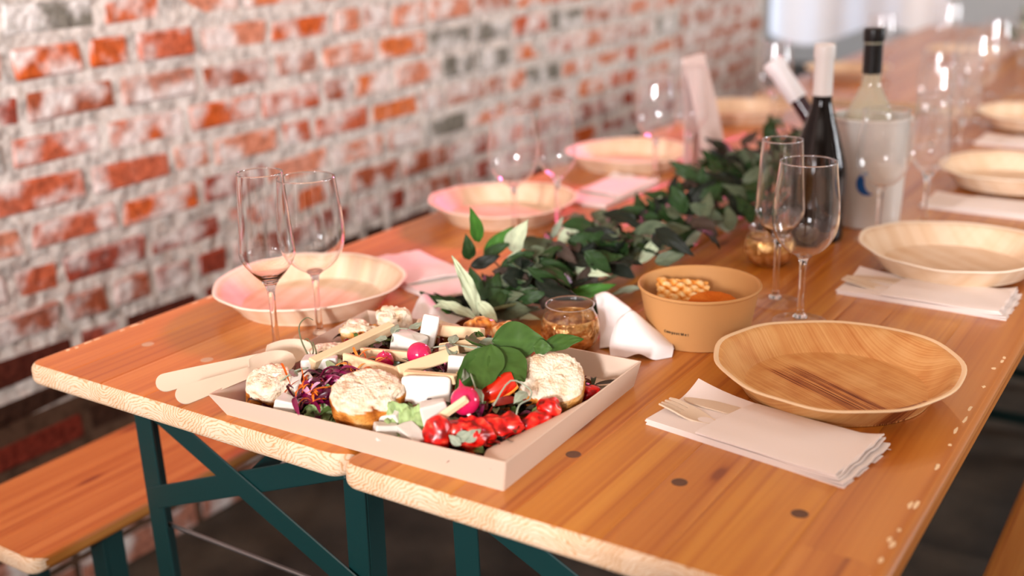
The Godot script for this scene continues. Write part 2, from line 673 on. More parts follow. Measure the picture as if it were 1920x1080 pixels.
	mat("lilac", c8(196, 190, 226), 0.7)


func room() -> void:
	# ---- old brick wall: mortar body, bricks standing a little proud of it
	var b := MB.new()
	b.box(Vector3(-0.3, TY - 0.36, -4.05), Vector3(0.0, 3.2, 5.0))
	var wall := struct("wall_left", b.mesh(), M.lime_mortar, Transform3D(Basis(), Vector3(WALL_X - 0.004, 0, 0)))
	# shade at the foot of the wall, put into a darker mortar colour
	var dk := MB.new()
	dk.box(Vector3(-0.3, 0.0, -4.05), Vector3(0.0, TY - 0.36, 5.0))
	part("shaded_wall_foot", dk.mesh(), M.shaded_mortar, wall)
	var course := 0.0768
	var shapes := {}
	for kind in [0.186, 0.088, 0.140]:
		var list := []
		for k in 5:
			var q := MB.new()
			var l: float = kind - rng.randf_range(0.0, 0.008)
			var hh := 0.0280 - rng.randf_range(0.0, 0.002)
			q.box(Vector3(-0.03, -hh, -l / 2), Vector3(0.0, hh, l / 2), 0.005, 0.0028, rng)
			list.append(q.mesh())
		shapes[kind] = list
	var rest := MB.new()
	var many := 0
	var lime := noise(35, 1.1, 2)
	var row := 0
	var y := fposmod(TY + 0.118 + course / 2, course) - course / 2
	while y < 3.15:
		var z := -4.02
		z += rng.randf_range(0.0, 0.1)
		var flemish := rng.randf() < 0.4
		var i := 0
		while z < 4.9:
			var kind := 0.186
			if (flemish and i % 2 == row % 2) or rng.randf() < 0.14:
				kind = 0.088
			elif rng.randf() < 0.12:
				kind = 0.140
			i += 1
			var zc := z + kind / 2
			z += kind + 0.016 + rng.randf_range(-0.002, 0.004)
			var proud := rng.randf_range(0.001, 0.007)
			var p := Vector3(proud, y + rng.randf_range(-0.002, 0.002), zc)
			var seen_here := y > TY - 0.62 and y < TY + 0.52 - 0.035 * absf(zc) and zc < 0.12 + 0.25 * (TY + 0.1 - y) and zc > -3.1
			if seen_here and many < 300:
				many += 1
				var tone: int = [0, 0, 1, 1, 1, 2, 2, 3, 4, 5, 6, 6, 7][rng.randi_range(0, 12)]
				if zc < -1.3:
					tone = [1, 6, 1, 6, 2, 5, 4][rng.randi_range(0, 6)]
				if y < TY - 0.30 + 0.1 * rng.randf():  # low bricks take darker tones that paint in the shade there
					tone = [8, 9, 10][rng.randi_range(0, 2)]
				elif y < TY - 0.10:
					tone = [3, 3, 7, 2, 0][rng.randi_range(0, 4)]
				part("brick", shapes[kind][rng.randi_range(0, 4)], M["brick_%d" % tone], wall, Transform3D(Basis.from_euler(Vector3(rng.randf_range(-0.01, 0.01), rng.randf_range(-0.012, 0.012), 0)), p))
			else:
				rest.box(p + Vector3(-0.03, -0.029, -kind / 2), p + Vector3(0, 0.029, kind / 2))
		y += course
		row += 1
	var o := part("brick_field", rest.mesh(), M.brick_6, wall)
	o.set_meta("kind", "stuff")
	# ---- the rest of the shell
	var f := MB.new()
	f.box(Vector3(-4.0, -0.2, -9.2), Vector3(5.2, 0.0, 5.0))
	struct("floor", f.mesh(), M.dark_concrete)
	var ce := MB.new()
	ce.box(Vector3(-4.0, 3.2, -9.2), Vector3(5.2, 3.4, 5.2))
	struct("ceiling", ce.mesh(), M.plaster)
	var wr := MB.new()
	for s in [[0.0, 3.2, -9.0, -5.1], [0.0, 3.2, -3.3, 5.0], [0.0, 1.0, -5.1, -3.3], [2.5, 3.2, -5.1, -3.3]]:
		wr.box(Vector3(5.0, s[0], s[2]), Vector3(5.2, s[1], s[3]))
	struct("wall_right", wr.mesh(), M.plaster)
	var wb := MB.new()
	wb.box(Vector3(-4.0, 0.0, -9.2), Vector3(5.2, 3.2, -9.0))
	struct("wall_back", wb.mesh(), M.plaster)
	var ws := MB.new()            # open at the side behind the brick wall's end: daylight comes in there
	ws.box(Vector3(-4.0, 0.0, -9.0), Vector3(-3.8, 3.2, -7.4))
	ws.box(Vector3(-4.0, 2.7, -7.4), Vector3(-3.8, 3.2, -4.05))
	struct("wall_side", ws.mesh(), M.plaster)
	# front wall with the two tall window openings behind the photographer
	var wf := MB.new()
	for s in [[-1.12, 0.05, 0.0, 3.2], [1.05, 1.55, 0.0, 3.2], [1.95, 5.2, 0.0, 3.2], [1.55, 1.95, 0.0, 1.18], [0.05, 1.05, 0.0, 1.18], [1.55, 1.95, 2.42, 3.2], [0.05, 1.05, 2.42, 3.2]]:
		wf.box(Vector3(s[0], s[2], 4.7), Vector3(s[1], s[3], 5.0))
	struct("wall_front", wf.mesh(), M.plaster)
	# unseen post, added to cast a person's shadow over the near place setting
	var po := MB.new()
	po.box(Vector3(-0.10, 0.0, -0.06), Vector3(0.10, 3.2, 0.06), 0.012)
	struct("shade_blocker_1", po.mesh(), M.timber_dark, Transform3D(Basis(Vector3.UP, 0.2), Vector3(0.715, 0.0, 0.98)))
	var ls := MB.new()           # unseen low screen, added to shade the near open corner of the table
	ls.box(Vector3(0.70, 0.0, 0.96), Vector3(1.5, 1.05, 1.0), 0.006)
	struct("shade_blocker_2", ls.mesh(), M.timber_dark)
	# unseen half-height partition, added to keep daylight off the legs and lower wall
	var hp := MB.new()
	hp.box(Vector3(-1.12, 0.0, 2.2), Vector3(3.4, 1.22, 2.34), 0.01)
	struct("added_half_wall", hp.mesh(), M.plaster)
	# warm bulbs on two strings under the ceiling
	var glow := mat("warm_bulb_glow", c8(255, 214, 150), 0.5)
	glow.emission_enabled = true
	glow.emission = c8(255, 196, 120)
	glow.emission_energy_multiplier = 6.0
	for s in 2:
		var t := thing("festoon_light_string", ["string of warm bulbs under the ceiling nearer the brick wall", "string of warm bulbs under the ceiling away from the brick wall"][s], "string lights", Vector3(-0.35 + 1.5 * s, 2.75, 0))
		var pts := []
		for k in 9:
			pts.append(Vector3(0.05 * sin(k * 2.0), -0.12 * (k % 2), 1.6 - k * 0.85))
		var cb := MB.new()
		cb.tube(pts, func(_t: float) -> float: return 0.004, 6, 4)
		part("cable", cb.mesh(), M.capsule_black, t)
		if not shared.has("bulb"):
			var q := MB.new()
			q.lathe([Vector2(0.0, -0.035), Vector2(0.02, -0.028), Vector2(0.03, -0.008), Vector2(0.026, 0.014), Vector2(0.014, 0.034), Vector2(0.012, 0.045), Vector2(0.0, 0.046)], 20, 3)
			shared.bulb = q.mesh()
		for k in 8:
			var bp: Vector3 = pts[k] + Vector3(0, -0.06, 0)
			part("light_bulb", shared.bulb, glow, t, Transform3D(Basis(), bp))
			var l := OmniLight3D.new()
			l.name = "bulb_light"
			l.light_color = Color(1.0, 0.75, 0.50)
			l.light_energy = 0.056 if k < 5 else 0.13
			l.omni_range = 14.0
			l.omni_attenuation = 2.0
			l.light_size = 0.03
			l.shadow_enabled = true
			l.position = bp
			t.add_child(l, true)


# ---------------------------------------------------------------- tables and benches
# one board of a slab that runs from z = 0 to -len, |x| < half; edges rounded by r, plan corners by cr
func board(x0: float, x1: float, half: float, length: float, thick: float, r: float, cr: float, u0: float, seam := 0.0007) -> ArrayMesh:
	var xs := []
	for k in 13:
		xs.append(lerpf(x0, x1, k / 12.0))
	if x1 > half - 0.001:
		for q in [cr, cr * 0.8, cr * 0.55, r, r * 0.6, r * 0.3, r * 0.1]:
			xs.append(half - q)
	if x0 < -half + 0.001:
		for q in [cr, cr * 0.8, cr * 0.55, r, r * 0.6, r * 0.3, r * 0.1]:
			xs.append(-half + q)
	xs.append(x0 + 0.0012)
	xs.append(x1 - 0.0012)
	xs.sort()
	var m := xs.size() - 1
	var ss := [0.0, r * 0.08, r * 0.3, r * 0.6, r]        # distance in from the end
	var rows := []
	for q in ss:
		rows.append([0, q])
	for k in range(1, 12):
		rows.append([1, k / 12.0])
	for q in ss.size():
		rows.append([2, ss[ss.size() - 1 - q]])
	var place := func(i: int, j: int, up: float) -> Vector3:
		var x: float = xs[i]
		var ax := absf(x)
		var zf := 0.0
		if ax > half - cr:
			zf = cr - sqrt(maxf(0.0, cr * cr - pow(ax - (half - cr), 2)))
		var row: Array = rows[j]
		var z := 0.0
		if row[0] == 0:
			z = zf + row[1]
		elif row[0] == 2:
			z = length - zf - row[1]
		else:
			z = lerpf(zf + r, length - zf - r, row[1])
		var ez := minf(z, length - z)
		var d := minf(half - ax, ez)
		if ax > half - cr and ez < cr:
			d = cr - Vector2(ax - (half - cr), cr - ez).length()
		d = clampf(d, 0.0, r)
		var hh := thick / 2 - r + sqrt(maxf(0.0, r * r - (r - d) * (r - d)))
		if (x - x0 < 0.001 and x0 > -half + 0.01) or (x1 - x < 0.001 and x1 < half - 0.01):
			hh -= seam
		return Vector3(x, -thick / 2 + up * hh, -z)
	var top := MB.new()
	var tip := MB.new()
	var last := rows.size() - 1
	var k0 := 3
	var u_of := func(x: float) -> float: return (x - x0) * 2.4 + u0
	for up in [1.0, -1.0]:
		top.grid(m, last - 2 * k0, func(u: float, t: float) -> Vector3: return place.call(int(round(u * m)), k0 + int(round(t * (last - 2 * k0))), up), false, func(u: float, t: float) -> Vector2:
			var p: Vector3 = place.call(int(round(u * m)), k0 + int(round(t * (last - 2 * k0))), up)
			return Vector2(u_of.call(p.x), p.z * 0.62 + u0 * 3.1), null, up > 0.0)
	for sx in [0, m]:
		top.grid(last, 1, func(u: float, t: float) -> Vector3: return place.call(sx, int(round(u * last)), t * 2.0 - 1.0), false, func(u: float, t: float) -> Vector2: return Vector2(u0 + t * 0.05, -u * length * 0.62), null, sx == m)
	# end grain wraps over the rounded ends
	for e in 2:
		var seq := []
		for j in range(k0, -1, -1):
			seq.append([j if e == 0 else last - j, 1.0])
		for j in range(0, k0 + 1):
			seq.append([j if e == 0 else last - j, -1.0])
		var ns := seq.size() - 1
		tip.grid(m, ns, func(u: float, t: float) -> Vector3:
			var s: Array = seq[int(round(t * ns))]
			return place.call(int(round(u * m)), s[0], s[1]), false, func(u: float, t: float) -> Vector2:
				var s: Array = seq[int(round(t * ns))]
				var p: Vector3 = place.call(int(round(u * m)), s[0], s[1])
				return Vector2(p.x * 2.0 + u0, -(p.y / thick)), null, e == 1)
	return tip.mesh(top.mesh())


func slab(parent: Node3D, half: float, length: float, thick: float, cuts: Array, seed_: int, mats: Array) -> void:
	for k in cuts.size() - 1:
		var o := part("board", board(cuts[k], cuts[k + 1], half, length, thick, thick * 0.33, thick * 0.8, fposmod((seed_ + k) * 0.377, 1.0)), null, parent)
		o.set_surface_override_material(0, mats[(k * 2 + seed_) % mats.size()])
		o.set_surface_override_material(1, M.end_grain)


func bar(a: Vector3, b: Vector3, w: float, t: float, nrm := Vector3.BACK) -> ArrayMesh:   # flat steel between two points
	var q := MB.new()
	var d := (b - a).normalized()
	var s := nrm.cross(d).normalized()
	q.xf = Transform3D(Basis(s, d, s.cross(d)), a)
	q.box(Vector3(-w / 2, 0, -t / 2), Vector3(w / 2, a.distance_to(b), t / 2), 0.0012)
	return q.mesh()


func angle_leg(h: float, w: float, side: float) -> ArrayMesh:       # angle iron
	var q := MB.new()
	q.box(Vector3(-w / 2, -h, -0.002), Vector3(w / 2, 0, 0.002), 0.001)
	var xx := side * (w / 2 - 0.002)
	q.box(Vector3(xx - 0.002, -h, -w), Vector3(xx + 0.002, 0, -0.002), 0.001)
	return q.mesh()


func trestle_table(called: String, label: String, where: Vector3, turn: float, length: float, seed_: int, detail: bool) -> Node3D:
	var t := thing(called, label, "table", where, turn, "trestle tables of the banquet")
	var mats := [M.varnished_spruce_0, M.varnished_spruce_1, M.varnished_spruce_2, M.varnished_spruce_3]
	if seed_ % 2 == 0:           # the outer table has the darker, more honeyed boards
		mats = [M.varnished_spruce_4, M.varnished_spruce_5, M.varnished_spruce_6, M.varnished_spruce_7]
	slab(t, 0.249, length, 0.027, [-0.249, -0.176, -0.112, -0.038, 0.022, 0.096, 0.168, 0.249] if seed_ % 2 else [-0.249, -0.192, -0.118, -0.052, 0.034, 0.088, 0.172, 0.249], seed_, mats)
	for e in 2:
		var z := -0.1 if e == 0 else -length + 0.1
		for s in [-1.0, 1.0]:
			part("leg", angle_leg(TY - 0.028, 0.03, s), M.green_steel, t, Transform3D(Basis.from_euler(Vector3(0, 0, -s * 0.02)), Vector3(s * 0.175, -0.027, z)))
		part("brace", bar(Vector3(-0.17, -0.205, z + 0.003), Vector3(0.16, -0.075, z + 0.003), 0.03, 0.003), M.green_steel, t)
		part("brace", bar(Vector3(-0.14, -0.075, z + 0.006), Vector3(0.17, -0.222, z + 0.006), 0.03, 0.003), M.green_steel, t)
		var rod := MB.new()
		rod.tube([Vector3(-0.17, -0.25, z - 0.012), Vector3(0.17, -0.25, z - 0.012)], func(_q: float) -> float: return 0.003, 6, 2)
		part("tie_rod", rod.mesh(), M.zinc, t)
		part("foot_rail", bar(Vector3(-0.185, -TY + 0.03, z), Vector3(0.185, -TY + 0.03, z), 0.03, 0.003), M.green_steel, t)
		part("stay", bar(Vector3(0.0, -0.14, z - 0.01), Vector3(0.0, -0.03, z + (0.42 if e else -0.42)), 0.025, 0.003, Vector3.RIGHT), M.green_steel, t)
	if detail:
		var q := MB.new()
		q.turned([Vector2(0.0075, -0.001), Vector2(0.0075, 0.0004), Vector2(0.0062, 0.0008), Vector2(0.0, 0.0005)], 20)
		var sm := q.mesh()
		for x in ([-0.165, -0.06, 0.05, 0.16] if seed_ % 2 else [-0.062, 0.048, 0.159]):
			part("screw_head", sm, M.screw_lit if seed_ % 2 else M.screw_head, t, Transform3D(Basis(), Vector3(x, -0.0004, -0.116 if seed_ % 2 else -0.127)))
		# pale bruises where the varnish has worn off along the edges
		var wr := RandomNumberGenerator.new()
		wr.seed = 40 + seed_
		for k in 16:
			var ch := MB.new()
			var l := wr.randf_range(0.003, 0.010)
			var poly := PackedVector2Array()
			for i in 8:
				var a := TAU * i / 8.0
				poly.append(Vector2(cos(a) * 0.0022 * wr.randf_range(0.5, 1.2), sin(a) * l * wr.randf_range(0.6, 1.1)))
			ch.prism(poly, -0.0004, 0.00025)
			var side := 0.2375 if seed_ % 2 == 0 else -0.2365
			part("worn_patch", ch.mesh(), M.bare_wood, t, Transform3D(Basis(), Vector3(side + wr.randf_range(-0.003, 0.002), 0, -wr.randf_range(0.02, 0.62))))
	return t


func tables() -> void:
	trestle_table("trestle_table", "varnished pine trestle table on the wall side, carrying the near end of the food tray", Vector3(-0.2505, TY, 0.0), 0.0, 2.2, 1, true)
	trestle_table("trestle_table", "varnished pine trestle table away from the wall, carrying the streaked brown plate", Vector3(0.2505, TY, 0.008), 0.0, 2.2, 2, true)


func bench(label: String, where: Vector3, length: float, seed_: int) -> void:
	var t := thing("bench", label, "bench", where, 0.0, "wooden benches")
	slab(t, 0.118, length, 0.026, [-0.118, -0.04, 0.035, 0.118], seed_, [M.bench_wood])
	for z in [-0.12, -length + 0.16]:
		for s in [-1.0, 1.0]:
			part("leg", angle_leg(where.y - 0.026, 0.032, s), M.green_steel, t, Transform3D(Basis(), Vector3(s * 0.085, -0.026, z)))
		part("cross_bar", bar(Vector3(-0.085, -0.2, z), Vector3(0.085, -0.2, z), 0.03, 0.003), M.green_steel, t)


func benches() -> void:
	bench("bare pine bench between the brick wall and the table", at(-0.66, -0.28, 0.012), 2.2, 3)
	bench("pine bench drawn up along the open side of the table", at(0.61, -0.28, 0.06), 2.2, 5)


# ---------------------------------------------------------------- plates, glasses, napkins
func plate(label: String, where: Vector3, turn: float, streaked := false) -> Node3D:
	var key := "plate_s" if streaked else "plate"
	if not shared.has(key):
		var b := MB.new()
		var wob := func(a: float, q: Vector2) -> Vector2:
			var k := smoothstep(0.09, 0.126, q.x)
			return Vector2(k * (0.0012 * sin(a * 3.0 + 1.0) + 0.0007 * sin(a * 11.0)), k * (0.0016 * sin(a * 2.0 + 0.5) + 0.0005 * sin(a * 9.0 + 2.0)))
		b.lathe([Vector2(0.1236, 0.0296), Vector2(0.1210, 0.0286), Vector2(0.1165, 0.0246), Vector2(0.105, 0.0112), Vector2(0.097, 0.0024), Vector2(0.0935, 0.0), Vector2(0.06, 0.0), Vector2(0.0, 0.0)], 72, 3, wob)
		for i in range(0, b.idx.size(), 3):
			var sw := b.idx[i]
			b.idx[i] = b.idx[i + 1]
			b.idx[i + 1] = sw
		for i in b.n.size():
			b.n[i] = -b.n[i]
		b.lathe([Vector2(0.1236, 0.0318), Vector2(0.1200, 0.0308), Vector2(0.1155, 0.0275), Vector2(0.104, 0.0148), Vector2(0.0955, 0.0062), Vector2(0.0905, 0.0036), Vector2(0.06, 0.0032), Vector2(0.0, 0.0032)], 72, 3, wob)
		for i in b.v.size():
			b.uv[i] = Vector2(b.v[i].x, b.v[i].z) / 0.27 + Vector2(0.5, 0.5)
		shared[key] = b.mesh()
		var rm := MB.new()
		rm.lathe([Vector2(0.1234, 0.0296), Vector2(0.1265, 0.0302), Vector2(0.1284, 0.0312), Vector2(0.1287, 0.0322), Vector2(0.1276, 0.0331), Vector2(0.1258, 0.0328), Vector2(0.1234, 0.0318)], 72, 3, wob)
		shared.plate_rim = rm.mesh()
	var o := thing("palm_leaf_plate", label, "plate", where, turn, "palm leaf plates")
	part("dish", shared[key], M.palm_leaf_streaked if streaked else M.palm_leaf, o)
	part("rim", shared.plate_rim, M.palm_leaf_lit_rim_tan if streaked else M.palm_leaf_lit_rim, o)
	return o


func make_glass(called: String, bowl: Array, stem: Array, near: bool) -> Node3D:
	var t := Node3D.new()
	t.name = called
	var b := MB.new()
	b.lathe(bowl, 48, 3)
	var inner := []
	for q in bowl:
		inner.append(Vector2(maxf(q.x - 0.0011, 0.0), q.y + (0.003 if q.x < 0.012 else 0.0)))
	var bi := MB.new()
	bi.lathe(inner, 48, 3)
	for i in bi.n.size():
		bi.n[i] = -bi.n[i]
	for i in range(0, bi.idx.size(), 3):
		var s := bi.idx[i]
		bi.idx[i] = bi.idx[i + 1]
		bi.idx[i + 1] = s
	var off := b.v.size()
	b.v.append_array(bi.v)
	b.n.append_array(bi.n)
	b.uv.append_array(bi.uv)
	b.c.append_array(bi.c)
	for i in bi.idx:
		b.idx.append(i + off)
	var top: Vector2 = bowl[bowl.size() - 1]
	var r := MB.new()
	var ring := []
	for k in 9:
		var a := TAU * k / 8.0
		ring.append(Vector2(top.x - 0.00055 + 0.0008 * cos(a), top.y + 0.0008 * sin(a)))
	r.lathe(ring, 48)
	part("bowl", b.mesh(), M.solid_glass if near else M.thin_glass, t)
	part("rim", r.mesh(), M.solid_glass, t)
	var s := MB.new()
	s.lathe([Vector2(0, 0.0064)] + stem.slice(5), 32, 3)
	part("stem", s.mesh(), M.solid_glass, t)
	var ft := MB.new()
	ft.lathe(stem.slice(1, 6), 40, 3)
	part("foot", ft.mesh(), M.thin_glass, t)
	return t


func glasses_prototypes() -> void:
	for near in [true, false]:
		var k := "" if near else "_far"
		glass_pair(k, near)


func glass_pair(k: String, near: bool) -> void:
	shared["wine" + k] = make_glass("wine_glass", [Vector2(0.0045, 0.086), Vector2(0.013, 0.0885), Vector2(0.025, 0.097), Vector2(0.0345, 0.110), Vector2(0.0392, 0.126), Vector2(0.0398, 0.142), Vector2(0.0382, 0.163), Vector2(0.0355, 0.184), Vector2(0.0335, 0.203)],
		[Vector2(0.0, 0.0), Vector2(0.032, 0.0), Vector2(0.0336, 0.0009), Vector2(0.0325, 0.0019), Vector2(0.02, 0.0032), Vector2(0.009, 0.0068), Vector2(0.0048, 0.014), Vector2(0.0038, 0.03), Vector2(0.0037, 0.055), Vector2(0.0042, 0.074), Vector2(0.0062, 0.083), Vector2(0.0105, 0.0876), Vector2(0.0, 0.0878)], near)
	shared["flute" + k] = make_glass("champagne_flute", [Vector2(0.0045, 0.089), Vector2(0.011, 0.0935), Vector2(0.0205, 0.104), Vector2(0.0285, 0.1155), Vector2(0.0312, 0.124), Vector2(0.0305, 0.134), Vector2(0.0285, 0.160), Vector2(0.0266, 0.190), Vector2(0.0252, 0.215)],
		[Vector2(0.0, 0.0), Vector2(0.031, 0.0), Vector2(0.0326, 0.0009), Vector2(0.0315, 0.0019), Vector2(0.019, 0.0032), Vector2(0.009, 0.0068), Vector2(0.0048, 0.014), Vector2(0.0038, 0.03), Vector2(0.0037, 0.055), Vector2(0.0042, 0.076), Vector2(0.0062, 0.086), Vector2(0.0095, 0.0925), Vector2(0.0, 0.094)], near)


func glass(kind: String, x: float, z: float, turn: float, label: String, size := 1.0) -> void:
	var d: Node3D = shared[kind if z > -0.7 else kind + "_far"].duplicate()
	d.position = at(x, 0.0, z)
	d.rotation.y = turn
	d.scale = Vector3.ONE * size
	tag(d, label, "wine glass" if kind == "wine" else "flute glass", "stemmed glasses")
	add_child(d, true)


# wooden cutlery lies along +x, head at x = 0 end
func fork_mesh() -> ArrayMesh:
	var b := MB.new()
	var lift := func(x: float, c: float) -> float:          # bow of the head, dish across it
		return 0.0035 * cos(clampf(x / 0.055, 0.0, 1.6) * PI) * (1.0 - smoothstep(0.05, 0.085, x)) + 0.0016 * c * c * (1.0 - smoothstep(0.045, 0.07, x)) + 0.0015
	# handle and palm of the fork
	b.sheet(28, 8, func(u: float, t: float) -> Vector3:
		var x := 0.026 + u * 0.129
		var w := lerpf(0.0125, 0.0048, smoothstep(0.034, 0.068, x)) if x < 0.068 else lerpf(0.0048, 0.0078, smoothstep(0.068, 0.15, x))
		w *= sqrt(maxf(0.02, 1.0 - pow(clampf((x - 0.147) / 0.0081, 0.0, 1.0), 2.0)))
		var c := 1.0 - 2.0 * t
		return Vector3(x, lift.call(x, c), c * w), 0.00085)
	for k in 4:
		var cz := -0.0096 + 0.0064 * k
		b.sheet(8, 2, func(u: float, t: float) -> Vector3:
			var x := 0.0275 * u + 0.001 * absf(k - 1.5)
			var w := lerpf(0.0011, 0.0026, smoothstep(0.0, 0.35, u))
			var z := cz * lerpf(0.93, 1.0, u) + (1.0 - 2.0 * t) * w
			return Vector3(x, lift.call(x, z / 0.0125), z), 0.00085)
	return b.mesh()


func knife_mesh() -> ArrayMesh:
	var b := MB.new()
	b.sheet(36, 4, func(u: float, t: float) -> Vector3:
		var x := u * 0.155
		var w := lerpf(0.0015, 0.0095, sqrt(clampf(x / 0.03, 0.0, 1.0)))
		w = lerpf(w, 0.0058, smoothstep(0.062, 0.08, x))
		w *= sqrt(maxf(0.02, 1.0 - pow(clampf((x - 0.147) / 0.0081, 0.0, 1.0), 2.0)))
		var c := 1.0 - 2.0 * t
		return Vector3(x, 0.001, c * w + 0.003 * (1.0 - smoothstep(0.0, 0.04, x))), 0.0008)
	return b.mesh()


func spoon_mesh(length: float, hw: float) -> ArrayMesh:        # serving spoon: bowl at x = 0
	var b := MB.new()
	b.sheet(56, 10, func(u: float, t: float) -> Vector3:
		var x := length * (1.0 - pow(1.0 - u, 1.8))
		var w := hw * sqrt(maxf(0.01, 1.0 - pow((x - 0.032) / 0.033, 2.0))) if x < 0.05 else 0.0
		w = maxf(w, lerpf(0.0065, 0.0105, smoothstep(0.05, length, x)) if x > 0.032 else 0.0)
		w *= sqrt(maxf(0.02, 1.0 - pow(clampf((x - length + 0.0105) / 0.0106, 0.0, 1.0), 2.0)))
		var c := 1.0 - 2.0 * t
		var dish := 0.006 * (c * c - 1.0) * (1.0 - smoothstep(0.03, 0.066, x)) * smoothstep(0.0, 0.02, x)
		return Vector3(x, dish, c * w), 0.0009)
	return b.mesh()


# napkin folded into a pocket: length along +x, pocket mouth near x = 0; front edge at z = 0, back at z = -0.1
func napkin(label: String, where: Vector3, turn: float, curl: float, cutlery: bool, which: String) -> void:
	var t := thing("paper_napkin", label, "napkin", where, turn, "folded paper napkins")
	var lng := 0.212
	var wid := 0.098
	for k in 4:
		var b := MB.new()
		var y0 := 0.0009 + 0.0016 * k
		var short := [0.0, 0.002, 0.0045, 0.007][k] as float
		b.sheet(30, 12, func(u: float, s: float) -> Vector3:
			var x := 0.004 * sin(k * 2.1) * 0.3 + u * (lng - short)
			var z := -s * (wid - 0.0008 * k)
			var ed := maxf(0.0, 1.0 - Vector2(minf(x, 0.012) - 0.012, minf(s * wid, 0.012) - 0.012).length() / 0.012)
			var y := y0 + 0.0006 * sin(x * 60.0 + k) * s
			# the back corner at the mouth lifts; the far end opens like a fan of leaves
			y += curl * (1.0 + 0.25 * k) * pow(maxf(0.0, s - 0.55) / 0.45, 2.0) * pow(maxf(0.0, 1.0 - x / 0.11), 2.0)
			y += 0.0035 * (k - 0.5) * pow(u, 10.0) * (0.35 + 0.65 * s) + 0.0014 * sin(s * 19.0 + k) * pow(u, 14.0)
			return Vector3(x, y, z) if ed >= 0.0 else Vector3(x, y, z), 0.0007)
		part("fold", b.mesh(), M.napkin_paper, t)
	var pk := MB.new()
	pk.sheet(30, 14, func(u: float, s: float) -> Vector3:
		var x0 := 0.058 + 0.012 * s
		var x := lerpf(x0, lng - 0.009, u)
		var hump := exp(-pow((s - 0.42) / 0.2, 2.0)) * 0.0022 * (1.0 - smoothstep(0.1, 0.17, x)) + exp(-pow((s - 0.72) / 0.12, 2.0)) * 0.0014 * (1.0 - smoothstep(0.1, 0.17, x))
		var y := 0.0096 + hump + 0.0032 * pow(u, 10.0) * (0.3 + 0.7 * s) - 0.0012 * (1.0 - smoothstep(0.0, 0.06, s)) - 0.0012 * smoothstep(0.94, 1.0, s)
		y += 0.0006 * sin(x * 70.0 + s * 9.0) * u
		return Vector3(x, y, -s * (wid - 0.003)), 0.0008)
	part("pocket", pk.mesh(), M.napkin_paper, t)
	if cutlery:
		var fx := Transform3D(Basis.from_euler(Vector3(0.0, -0.02, 0.0)), Vector3(-0.004, 0.0, -0.036))
		var kx := Transform3D(Basis.from_euler(Vector3(0.0, 0.03, 0.0)), Vector3(0.004, 0.0, -0.066))
		var base := Transform3D(Basis(Vector3.UP, turn), where + Vector3(0, 0.0066, 0))
		if not shared.has("fork"):
			shared.fork = fork_mesh()
			shared.knife = knife_mesh()
		lone("wooden_fork", shared.fork, M.cutlery_birch, "pale birch wood fork tucked in the pocket of the " + which, "fork", base * fx, "wooden cutlery in napkins")
		lone("wooden_knife", shared.knife, M.cutlery_birch, "pale birch wood knife tucked in the pocket of the " + which, "knife", base * kx, "wooden cutlery in napkins")


